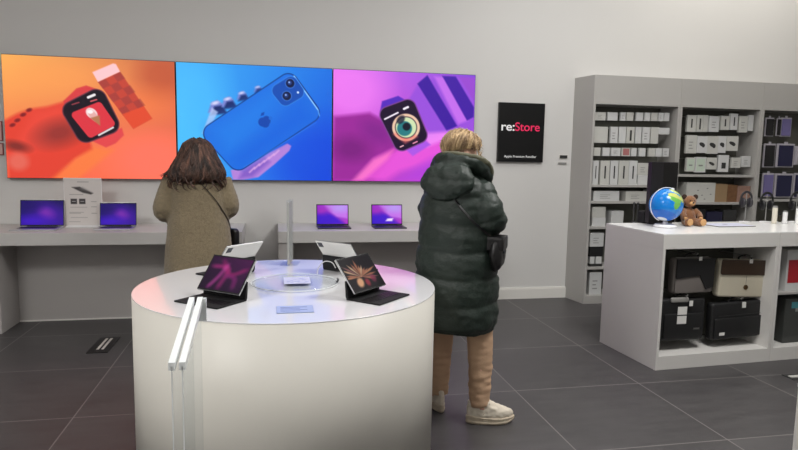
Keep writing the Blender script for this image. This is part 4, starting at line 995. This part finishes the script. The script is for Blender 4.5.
def person_body(t, headM, neck, arms, legs, torso, shoulder_z):
    bm = bmesh.new(); head_parts(bm, headM)
    hc = headM @ Vector((0, -0.01, -0.04))
    tube(bm, [neck, (Vector(neck)+hc)/2, hc], [0.06, 0.053, 0.052], 16)
    loft(bm, [oval(0, cy, z, rx, ry) for z, cy, rx, ry in torso])
    for s, pts in arms:
        tube(bm, spline(pts, 5), [0.05-0.018*i/10 for i in range(len(spline(pts, 5)))], 12)
        d = Vector(pts[-1])-Vector(pts[-2]); hand_parts(bm, frame_to(Vector(pts[-1]), d), s)
    for hip, knee, ank, foot in legs:
        pp = spline([hip, knee, ank], 6); n = len(pp)
        tube(bm, pp, [0.085-0.045*i/(n-1)+(0.012*math.exp(-((i-n*0.7)/2.0)**2)) for i in range(n)], 14)
        tube(bm, [ank, Vector(ank)+Vector(foot)*0.05-Vector((0, 0, 0.035)), Vector(ank)+Vector(foot)*0.15-Vector((0, 0, 0.045))], [0.04, 0.036, 0.024], 12)
    bm = remesh(bm, 0.006, 3)
    o = obj('body', bm, M_skin, t, smooth=True)
    for s in (-1, 1):
        b = bmesh.new(); ellipsoid(b, (0.031*s, 0.070, 0.006), 0.0125, 0.009, 0.008, None, 14, 10); bmesh.ops.transform(b, matrix=headM, verts=b.verts); obj('eye', b, M_white, t, smooth=True)
        b = bmesh.new(); ellipsoid(b, (0.031*s, 0.0772, 0.006), 0.0055, 0.003, 0.0055, None, 12, 8); bmesh.ops.transform(b, matrix=headM, verts=b.verts); obj('iris', b, mat('iris', (70, 52, 40), 0.2), o, smooth=True)
    b = bmesh.new(); ellipsoid(b, (0, 0.0825, -0.057), 0.020, 0.008, 0.007, None, 14, 8); bmesh.ops.transform(b, matrix=headM, verts=b.verts); obj('lips', b, mat('lips', (178, 104, 98), 0.5), o, smooth=True)
    return o
def sneaker(t, ank, dirv, name='shoe', scale=1.0, kind='sneaker'):
    d = Vector(dirv).normalized(); M = frame_to(Vector((ank[0], ank[1], 0.0)), d) @ Matrix.Diagonal((scale, scale, scale, 1))
    def outline(z, g, y0=-0.075, y1=0.205):
        r = []; n = 36
        for k in range(n):
            a = 2*PI*k/n; yy = (y0+y1)/2-math.cos(a)*((y1-y0)/2+g); u = (yy-y0)/(y1-y0)
            wd = (0.036+0.012*math.sin(PI*min(max(u, 0), 1)*0.9)+0.006*math.exp(-((u-0.68)/0.2)**2))+g
            r.append(Vector((math.sin(a)*wd, yy, z)))
        return r
    if kind == 'sneaker':
        bm = bmesh.new(); wv = lambda k, z: z
        loft(bm, [outline(0.0, -0.006), outline(0.006, 0.001), outline(0.014, 0.004), outline(0.022, 0.001), outline(0.033, 0.003), outline(0.038, -0.002)])
        for v in bm.verts:
            u = (v.co.y+0.075)/0.28
            if v.co.z < 0.003 and 0.42 < u < 0.56: v.co.z += 0.010
            if v.co.z > 0.03: v.co.z += 0.012*(1-u)
            if u > 0.85: v.co.z += 0.018*(u-0.85)/0.15*(1 if v.co.z < 0.02 else 0.4)
            v.co += Vector((v.co.x, 0, 0))*0.05*math.sin(v.co.y*140)
        bmesh.ops.transform(bm, matrix=M, verts=bm.verts); s = obj(name, bm, mat('sole_cream', (206, 192, 170), 0.6), t, smooth=False)
        s.name = 'shoe'
        bm = bmesh.new()
        loft(bm, [outline(0.036, -0.004), outline(0.060, -0.001, -0.076, 0.204), [Vector((v.x*0.92, v.y, v.z+(0.016 if v.y < 0.08 else 0))) for v in outline(0.080, -0.003, -0.075, 0.190)],
                  [Vector((v.x*0.86, v.y, v.z)) for v in outline(0.112, -0.004, -0.072, 0.105)], [Vector((v.x*0.92, v.y, v.z)) for v in outline(0.135, -0.002, -0.068, 0.062)]])
        bm = remesh2(bm, 0.005, 5); displace(bm, lambda c, n: noise.noise(c*45)*0.004); bmesh.ops.transform(bm, matrix=M, verts=bm.verts); obj('upper', bm, mat('shoe_white', (230, 220, 202), 0.6, var=0.04), s, smooth=True)
        bm = bmesh.new()
        for i in range(5):
            y = 0.068+0.019*i; z = 0.118-0.0072*i
            tube(bm, spline([(-0.026, y, z-0.012), (0, y+0.006, z+0.001), (0.026, y, z-0.012)], 4), 0.0035, 6)
        tube(bm, spline([(0.0, 0.05, 0.118), (0.02, 0.055, 0.135), (0.035, 0.05, 0.118), (0.01, 0.05, 0.116)], 4), 0.003, 6)
        bmesh.ops.transform(bm, matrix=M, verts=bm.verts); obj('laces', bm, mat('lace', (240, 234, 222), 0.7), s, smooth=True)
        bm = bmesh.new()
        for sd in (-1, 1):
            for i in range(4): tube(bm, spline([(sd*0.036, 0.005+0.028*i, 0.052), (sd*0.040, 0.02+0.028*i, 0.068), (sd*0.030, 0.035+0.026*i, 0.090-0.004*i)], 4), 0.0045, 6, flat=0.6)
        bmesh.ops.transform(bm, matrix=M, verts=bm.verts); obj('side_panels', bm, mat('shoe_panel', (186, 168, 142), 0.6), s, smooth=True)
    else:
        bm = bmesh.new(); loft(bm, [outline(0.0, -0.002), outline(0.02, 0.0), outline(0.028, -0.002)]); bmesh.ops.transform(bm, matrix=M, verts=bm.verts); s = obj('boot', bm, M_black, t)
        bm = bmesh.new(); loft(bm, [outline(0.026, -0.003), outline(0.06, -0.006, -0.073, 0.195), outline(0.095, -0.010, -0.072, 0.11), outline(0.14, -0.004, -0.07, 0.03), outline(0.24, 0.004, -0.07, 0.04)])
        bm = remesh2(bm, 0.006, 4); bmesh.ops.transform(bm, matrix=M, verts=bm.verts); obj('upper', bm, M_bagblk, s, smooth=True)
    return s
def remesh2(bm, v, s): return remesh(bm, v, s)
def hair_strands(bm, paths, r=0.003):
    for p in paths:
        n = len(p); tube(bm, p, [r*(1-0.75*(i/(n-1))**2) for i in range(n)], 5, flat=0.6)

# ---- woman in the dark green coat
loc = Vector((1.015, 3.33, 0)); RZ = -math.radians(42)
G = thing('person', 'person in a long dark green padded coat, tan trousers and white sneakers', 'person', loc, rz=RZ)
GI = (Matrix.Translation(loc) @ Matrix.Rotation(RZ, 4, 'Z')).inverted()
def gl(x, y, z): return GI @ Vector((x, y, z))
def gd(x, y): return (GI.to_3x3() @ Vector((x, y, 0)))
aR = gl(1.135, 3.215, 0.10); aL = gl(0.955, 3.44, 0.10)
hipR, hipL = Vector((0.09, 0.0, 0.86)), Vector((-0.09, 0.0, 0.86))
kR = (hipR+aR)/2+Vector((0.01, 0.035, 0.02)); kL = (hipL+aL)/2+Vector((-0.01, 0.03, 0.02))
headM = Matrix.Translation((-0.015, 0.045, 1.498)) @ Matrix.Rotation(-math.radians(34), 4, 'Z') @ Matrix.Rotation(-math.radians(20), 4, 'X')
armR = [Vector(v) for v in ((0.135, -0.01, 1.325), (0.225, -0.045, 1.165), (0.13, 0.20, 1.13))]
armL = [Vector(v) for v in ((-0.135, 0.01, 1.33), (-0.185, 0.035, 1.15), (-0.09, 0.22, 1.12))]
dR, dL = gd(1, -0.12).normalized(), gd(-0.12, 1).normalized()
person_body(G, headM, (0, 0.0, 1.40), [(1, armR), (-1, armL)], [(hipR, kR, aR, dR), (hipL, kL, aL, dL)],
            [(0.80, 0, 0.15, 0.10), (0.95, 0, 0.14, 0.10), (1.10, 0, 0.125, 0.09), (1.25, 0, 0.15, 0.10), (1.36, 0, 0.16, 0.09), (1.42, 0, 0.07, 0.06)], 1.36)
# coat
coat_rings = [(0.525, 0.0, 0.218, 0.190), (0.56, 0.0, 0.232, 0.205), (0.66, 0.0, 0.236, 0.205), (0.80, 0.0, 0.234, 0.200), (0.95, 0.0, 0.228, 0.190), (1.08, -0.005, 0.218, 0.178), (1.20, -0.012, 0.205, 0.165), (1.29, -0.018, 0.190, 0.150), (1.35, -0.02, 0.160, 0.128), (1.405, -0.012, 0.115, 0.100), (1.465, 0.0, 0.090, 0.085)]
bm = bmesh.new(); loft(bm, [oval(0, cy, z, rx, ry, 44) for z, cy, rx, ry in coat_rings])
sR, sL = spline(armR, 6), spline(armL, 6)
for s_ in (sR, sL): tube(bm, s_, [0.070+0.012*math.sin(PI*min(1, 2*i/(len(s_)-1))/2)-0.022*i/(len(s_)-1) for i in range(len(s_))], 18)
bm = remesh(bm, 0.011, 7)
def quilt(c, n):
    d, s, _ = near_param(c, sR if c.x > 0 else sL)
    z = c.z+0.012*math.sin(c.x*9+1)+0.010*noise.noise(Vector((c.x*5, c.y*5, 0)))
    ph = (z-0.545)/0.148
    on_arm = d < 0.098 and (abs(c.x) > 0.185 or c.y > 0.12)
    if on_arm: ph = s/0.105+0.3
    if c.z > 1.43: return 0
    r = abs(math.sin(PI*ph))**0.30
    w = noise.noise(Vector((c.x*14+3, c.y*14, c.z*26)))*0.006+noise.noise(Vector((c.x*30, c.y*30, c.z*42)))*0.003
    k_ = min(1.0, 0.25+s/0.12) if on_arm else 1.0
    return ((r-0.75)*0.021+w*r*1.2)*k_
displace(bm, quilt)
M_coat = mat('green_nylon', (36, 47, 41), 0.5, var=0.08, vscale=8, bump=0.25, bscale=90)
coat = obj('coat', bm, M_coat, G, smooth=True)
bvh = BVHTree.FromPolygons([v.co.copy() for v in coat.data.vertices], [tuple(p.vertices) for p in coat.data.polygons])
# hood lying on the back
bm = bmesh.new()
ellipsoid(bm, (0, 0, 0), 0.158, 0.062, 0.110, None, 28, 18); bmesh.ops.transform(bm, matrix=Matrix.Translation((0, -0.150, 1.365)) @ Matrix.Rotation(-0.30, 4, 'X'), verts=bm.verts)
rim = spline([(0.10, 0.10, 1.30), (0.135, 0.05, 1.385), (0.12, -0.04, 1.45), (0.0, -0.10, 1.475), (-0.12, -0.04, 1.45), (-0.135, 0.05, 1.385), (-0.10, 0.10, 1.30)], 6)
tube(bm, rim, [0.034+0.012*math.sin(PI*i/(len(rim)-1)) for i in range(len(rim))], 14)
bm = remesh(bm, 0.010, 6)
displace(bm, lambda c, n: (abs(math.sin(PI*(c.z-1.29)/0.085+c.x*2))**0.5-0.75)*0.007+noise.noise(c*16)*0.012+noise.noise(c*38)*0.004)
hood = obj('hood', bm, M_coat, G, smooth=True)
bm = bmesh.new(); rt = [v+Vector((v.x*0.26, -0.012, 0.030)) for v in rim[:len(rim)//2+3]]
tube(bm, rt, 0.019, 10, flat=0.7); bm = remesh(bm, 0.008, 3); displace(bm, lambda c, n: noise.noise(c*35)*0.005); obj('hood_trim', bm, mat('hood_lining', (108, 108, 88), 0.7, var=0.1, bump=0.3, bscale=120), hood, smooth=True, label='olive hood edge')
# side pocket zip and back seam
def drape(bv, pts, off, n=6, c0=Vector((0, 0, 0))):
    out = []
    for p in spline(pts, n):
        ctr = Vector((c0.x, c0.y, p.z)); d = (p-ctr).normalized()
        hit = bv.ray_cast(p+d*0.5, -d, 1.2)
        out.append((hit[0] if hit[0] else p)+d*off)
    for _ in range(2): out = [out[0]]+[(a+b*2+c)/4 for a, b, c in zip(out[:-2], out[1:-1], out[2:])]+[out[-1]]
    return out
# trousers
bm = bmesh.new()
for hip, knee, ank in ((hipR, kR, aR), (hipL, kL, aL)):
    pp = spline([hip, knee, Vector(ank)+Vector((0, 0, -0.005))], 7); n = len(pp)
    tube(bm, pp, [0.098-0.040*(i/(n-1))**0.9 for i in range(n)], 18)
loft(bm, [oval(0, 0, z, rx, ry) for z, rx, ry in ((0.76, 0.15, 0.10), (0.88, 0.17, 0.115), (0.98, 0.155, 0.11))])
bm = remesh(bm, 0.009, 4)
displace(bm, lambda c, n: noise.noise(Vector((c.x*16, c.y*16, c.z*42)))*0.0045*(1.6 if c.z < 0.35 else 1.0))
obj('trousers', bm, mat('tan_cotton', (196, 162, 132), 0.8, var=0.06, vscale=12, bump=0.2, bscale=200), G, smooth=True)
sneaker(G, aR, dR, scale=0.98); sneaker(G, aL, dL, scale=0.98)
# short blond hair
random.seed(11)
def scalp(a, el, off):
    x = 0.080*math.cos(el)*math.sin(a); y = 0.098*math.cos(el)*math.cos(a); z = 0.094*math.sin(el)
    return headM @ (Vector((0, -0.010, 0.026))+Vector((x, y, z))*(1+off))
def end_el(a):
    u = abs(a)
    return math.radians(30-8*u) if u < 0.9 else (math.radians(24-22*(u-0.9)) if u < 1.9 else math.radians(2-40*(u-1.9)))
bm = bmesh.new()
rings = []
for e in range(10):
    row = []
    for k in range(40):
        a = -PI+2*PI*k/40; el = math.radians(86)+(end_el(a)-math.radians(86))*e/9; row.append(scalp(a, el, 0.07+0.02*math.sin(PI*e/9)))
    rings.append(row)
rings.append([p_+(headM.to_translation()-p_)*0.12 for p_ in rings[-1]])
loft(bm, rings)
paths = []
for i in range(620):
    a = random.uniform(-PI, PI); da = random.uniform(-0.35, 0.35); e0 = math.radians(random.uniform(30, 88)); e1 = end_el(a+da)+math.radians(random.uniform(-8, 14)); lift = random.uniform(0.03, 0.30)**1.0
    paths.append([scalp(a+da*t_*1.6, e0+(e1-e0)*t_, 0.06+lift*math.sin(PI*(0.25+0.7*t_))+0.03*math.sin(9*t_+i)) for t_ in [k/6 for k in range(7)]])
for i in range(150):
    a = random.uniform(-PI, PI); e0 = math.radians(random.uniform(5, 80)); da = random.uniform(-0.5, 0.5); de = random.uniform(-0.35, 0.15)
    paths.append([scalp(a+da*t_, e0+de*t_, 0.10+0.30*t_*random.uniform(0.85, 1.1)) for t_ in [k/4 for k in range(5)]])
hair_strands(bm, paths, 0.0036)
me = mesh_of('hair', bm, attr_mat('blond_hair', rough=0.55, sheen=0.1), True)
def blond(c):
    q = headM.inverted() @ c; az_ = math.atan2(q.x, q.y); n_ = 0.5+0.55*noise.noise(Vector((az_*9, q.z*12, 2)))+0.5*noise.noise(Vector((az_*3, q.z*20, 9)))
    k = max(0, min(1, 0.25+0.95*n_-0.9*max(0, 0.03-abs(q.x+0.01))*10*(1 if q.z > 0.06 else 0)))
    A_, B_ = (92, 66, 46), (226, 196, 150)
    return L3(tuple(A_[i]+(B_[i]-A_[i])*k for i in range(3)))
vcol(me, blond); link('hair', me, G)
# crossbody bag on her right hip
bagloc = loc+Matrix.Rotation(RZ, 3, 'Z') @ Vector((0.245, 0.060, 0))
wp = atY(497, 252, 3.16)
t = thing('shoulder_bag', 'small black bag with long strap hanging at the right hip of the green coat', 'bag', loc, rz=RZ)
bc_ = GI @ Vector((wp.x, wp.y, wp.z))
bm = bmesh.new(); ellipsoid(bm, (0, 0, 0), 0.042, 0.10, 0.092, None, 24, 16)
for v in bm.verts:
    if v.co.z < 0: v.co.z *= 1.12
bm = remesh(bm, 0.008, 3); displace(bm, lambda c, n: noise.noise(c*18)*0.010+noise.noise(c*40)*0.004); bmesh.ops.transform(bm, matrix=Matrix.Translation(bc_) @ Matrix.Rotation(0.2, 4, 'Z'), verts=bm.verts)
M_bl = mat('black_leather', (24, 23, 24), 0.38, bump=0.2, bscale=60)
obj('body', bm, M_bl, t, smooth=True)
bm = bmesh.new(); box(bm, -0.047, 0.047, -0.07, 0.07, 0.0, 0.075, bev=0.015); bmesh.ops.transform(bm, matrix=Matrix.Translation(bc_+Vector((0.0, 0, 0.015))) @ Matrix.Rotation(0.2, 4, 'Z'), verts=bm.verts); obj('flap', bm, M_bl, t, smooth=False)
bm = bmesh.new(); ellipsoid(bm, bc_+Vector((0.05, -0.02, 0.01)), 0.005, 0.012, 0.012, None, 12, 8); obj('clasp', bm, M_space, t, smooth=True)
st = drape(bvh, [(-0.12, -0.05, 1.40), (-0.03, -0.2, 1.37), (0.06, -0.22, 1.28), (0.15, -0.18, 1.18), (0.21, -0.09, 1.09), (0.235, -0.01, 1.02)], 0.008, 6)
st.append(bc_+Vector((0.0, -0.04, 0.085)))
bm = bmesh.new(); tube(bm, st, 0.009, 8, flat=0.4); st2 = drape(bvh, [(-0.12, -0.05, 1.40), (-0.13, 0.1, 1.36), (0, 0.2, 1.25), (0.15, 0.18, 1.12), (0.23, 0.1, 1.02)], 0.008, 6); st2.append(bc_+Vector((0, 0.05, 0.085))); tube(bm, st2, 0.009, 8, flat=0.4)
obj('strap', bm, M_bl, t, smooth=True)

# ---- woman in the teddy coat
loc = Vector((-0.545, 4.80, 0)); RZ = math.radians(4)
W = thing('person', 'person with long dark brown hair in a beige-brown teddy coat at the left desk', 'person', loc, rz=RZ)
headM = Matrix.Translation((0.005, 0.07, 1.465)) @ Matrix.Rotation(math.radians(8), 4, 'Z') @ Matrix.Rotation(-math.radians(30), 4, 'X')
armR = [Vector(v) for v in ((0.165, 0.0, 1.29), (0.225, -0.01, 1.08), (0.13, 0.24, 1.06))]
armL = [Vector(v) for v in ((-0.165, 0.0, 1.29), (-0.240, -0.01, 1.06), (-0.12, 0.25, 1.02))]
legs = [(Vector((0.09, 0, 0.82)), Vector((0.10, 0.02, 0.46)), Vector((0.10, -0.02, 0.09)), Vector((0.15, 1, 0)).normalized()), (Vector((-0.09, 0, 0.82)), Vector((-0.10, 0.02, 0.46)), Vector((-0.10, -0.02, 0.09)), Vector((-0.15, 1, 0)).normalized())]
person_body(W, headM, (0, 0.01, 1.33), [(1, armR), (-1, armL)], legs,
            [(0.76, 0, 0.15, 0.10), (0.90, 0, 0.14, 0.10), (1.04, 0, 0.125, 0.09), (1.18, 0, 0.15, 0.10), (1.29, 0, 0.16, 0.09), (1.36, 0.01, 0.07, 0.06)], 1.29)
bm = bmesh.new()
for z, rx, ry, cy in (): pass
cr = [(0.43, 0.0, 0.232, 0.180), (0.46, 0.0, 0.242, 0.190), (0.62, 0.0, 0.245, 0.190), (0.78, 0.0, 0.240, 0.185), (0.92, 0.0, 0.226, 0.175), (1.05, 0.0, 0.210, 0.162), (1.18, -0.004, 0.210, 0.155), (1.26, -0.006, 0.198, 0.142), (1.32, -0.004, 0.150, 0.115), (1.37, 0.005, 0.10, 0.09), (1.40, 0.01, 0.085, 0.08)]
loft(bm, [oval(0, cy, z, rx, ry, 44) for z, cy, rx, ry in cr])
sR, sL = spline(armR, 6), spline(armL, 6)
for s_ in (sR, sL): tube(bm, s_, [0.078-0.014*i/(len(s_)-1) for i in range(len(s_))], 18)
bm = remesh(bm, 0.010, 8)
displace(bm, lambda c, n: noise.noise(Vector((c.x*9, c.y*9, c.z*4)))*0.010+noise.noise(c*70)*0.0035+noise.noise(c*160)*0.002)
coat2 = obj('coat', bm, mat('teddy_fleece', (142, 128, 102), 0.95, var=0.28, vscale=55, bump=0.9, bscale=170, sheen=0.3), W, smooth=True)
bvh2 = BVHTree.FromPolygons([v.co.copy() for v in coat2.data.vertices], [tuple(p.vertices) for p in coat2.data.polygons])
bm = bmesh.new()
for hip, knee, ank, _ in legs:
    pp = spline([hip, knee, Vector(ank)+Vector((0, 0, 0.02))], 7); n = len(pp); tube(bm, pp, [0.094-0.036*(i/(n-1)) for i in range(n)], 16)
loft(bm, [oval(0, 0, z, rx, ry) for z, rx, ry in ((0.72, 0.15, 0.10), (0.84, 0.165, 0.115), (0.94, 0.15, 0.11))])
bm = remesh(bm, 0.010, 4); obj('trousers', bm, mat('black_denim', (30, 30, 34), 0.8), W, smooth=True)
for hip, knee, ank, dv in legs: sneaker(W, ank, dv, kind='boot')
random.seed(4)
HR = [(1.585, 0.055, 0.030, 0.035), (1.572, 0.052, 0.062, 0.066), (1.54, 0.045, 0.086, 0.092), (1.49, 0.030, 0.104, 0.104), (1.43, 0.010, 0.122, 0.112), (1.37, -0.025, 0.150, 0.105), (1.31, -0.055, 0.176, 0.100), (1.26, -0.075, 0.186, 0.088), (1.215, -0.085, 0.165, 0.070), (1.185, -0.085, 0.115, 0.048)]
HR = [(1.588+(z-1.585)*0.80, cy, rx*0.97, ry) for z, cy, rx, ry in HR]
def hair_pt(u, a, off):
    """u 0..1 down the mass, a azimuth (0 = back)"""
    f = u*(len(HR)-1); i = min(int(f), len(HR)-2); t_ = f-i; z, cy, rx, ry = [HR[i][k]*(1-t_)+HR[i+1][k]*t_ for k in range(4)]
    return Vector(((rx+off)*math.sin(a), cy-(ry+off)*math.cos(a), z))
bm = bmesh.new(); loft(bm, [[hair_pt(u/18, -PI+2*PI*k/48, 0 if abs(-PI+2*PI*k/48) < 2.2 else -0.035) for k in range(48)] for u in [0.88*j_ for j_ in range(19)]])
bm = remesh(bm, 0.008, 3)
displace(bm, lambda c, n: noise.noise(Vector((math.atan2(c.x, -c.y)*5, c.z*9, 7)))*0.016+noise.noise(Vector((math.atan2(c.x, -c.y)*9, c.z*14, 1)))*0.014+noise.noise(Vector((math.atan2(c.x, -c.y)*26, c.z*10, 4)))*0.006+noise.noise(c*24)*0.026*max(0, min(1, (1.42-c.z)/0.15)))
paths = []
for i in range(820):
    a = random.gauss(0, 1.0); a = max(-2.2, min(2.2, a)); u0 = random.uniform(0.0, 0.55); u1 = min(1.12, u0+random.uniform(0.35, 0.72)); wv_ = random.uniform(0.04, 0.16); ph = random.uniform(0, 6)
    paths.append([hair_pt(u0+(u1-u0)*t_, a+0.12*math.sin(5*t_+a*3)+wv_*math.sin(9*t_+ph), 0.004+0.022*abs(math.sin(5.1*t_+ph))*t_+0.008*math.sin(3.1*t_)) for t_ in [k/9 for k in range(10)]])
for i in range(26):  # loose ends over the left shoulder
    a = random.uniform(-1.9, -1.2); p0 = hair_pt(0.6, a, 0.0); paths.append(spline([p0, p0+Vector((-0.03-0.03*random.random(), -0.01, -0.05)), p0+Vector((-0.07-0.04*random.random(), -0.015, -0.07-0.05*random.random()))], 4))
hair_strands(bm, paths, 0.0042)
for i in range(110):  # wisps and curled ends
    a = random.uniform(-1.9, 1.9); p0 = hair_pt(random.uniform(0.5, 0.98), a, 0.004); o_ = Vector((math.sin(a), -math.cos(a), 0)); sd_ = random.choice((-1, 1))*Vector((math.cos(a), math.sin(a), 0))
    L_ = random.uniform(0.02, 0.045); bm_p = spline([p0, p0+o_*L_*0.5-Vector((0, 0, L_*0.7)), p0+o_*L_*0.7+sd_*L_*0.6-Vector((0, 0, L_*1.5)), p0+o_*L_*0.2+sd_*L_*1.1-Vector((0, 0, L_*1.8))], 3); tube(bm, bm_p, [0.006*(1-0.7*k_/(len(bm_p)-1)) for k_ in range(len(bm_p))], 5)
me = mesh_of('hair', bm, attr_mat('brown_hair', rough=0.5, sheen=0.0), True)
vcol(me, lambda c: L3(tuple(v*max(0.45, 1.0+1.1*noise.noise(Vector((math.atan2(c.x, 0.03-c.y)*11, c.z*9, 3)))+0.5*noise.noise(c*30)) for v in (74, 52, 42)))); link('hair', me, W)
# her crossbody bag
t = thing('shoulder_bag', 'dark bag with thin strap across the back of the teddy coat', 'bag', loc, rz=RZ)
M_st = mat('dark_strap', (48, 38, 34), 0.5)
bm = bmesh.new(); s1 = drape(bvh2, [(-0.06, -0.15, 1.31), (0.04, -0.18, 1.26), (0.12, -0.15, 1.16), (0.19, -0.10, 1.05), (0.225, -0.02, 0.95), (0.235, 0.06, 0.90)], 0.004, 6); tube(bm, s1, 0.006, 8, flat=0.5)
s2 = drape(bvh2, [(-0.06, -0.15, 1.31), (-0.11, 0.0, 1.34), (-0.06, 0.14, 1.25), (0.08, 0.17, 1.1), (0.2, 0.12, 0.92)], 0.004, 6); tube(bm, s2, 0.006, 8, flat=0.5); obj('strap', bm, M_st, t, smooth=True)
bm = rounded_prism(0.19, 0.14, 0.06, 0.03); bmesh.ops.transform(bm, matrix=Matrix.Translation((0.19, 0.185, 0.76)) @ Matrix.Rotation(-0.75, 4, 'Z'), verts=bm.verts); obj('body', bm, M_bl, t, smooth=True)
# ---------------------------------------------------------------- render look
w = bpy.data.worlds.new('world'); S.world = w; w.use_nodes = True
w.node_tree.nodes['Background'].inputs[0].default_value = (1, 1, 1, 1); w.node_tree.nodes['Background'].inputs[1].default_value = 0.0
S.view_settings.view_transform = 'Standard'; S.view_settings.look = 'None'; S.view_settings.exposure = 0.0; S.view_settings.gamma = 1.0; S.view_settings.use_curve_mapping = False
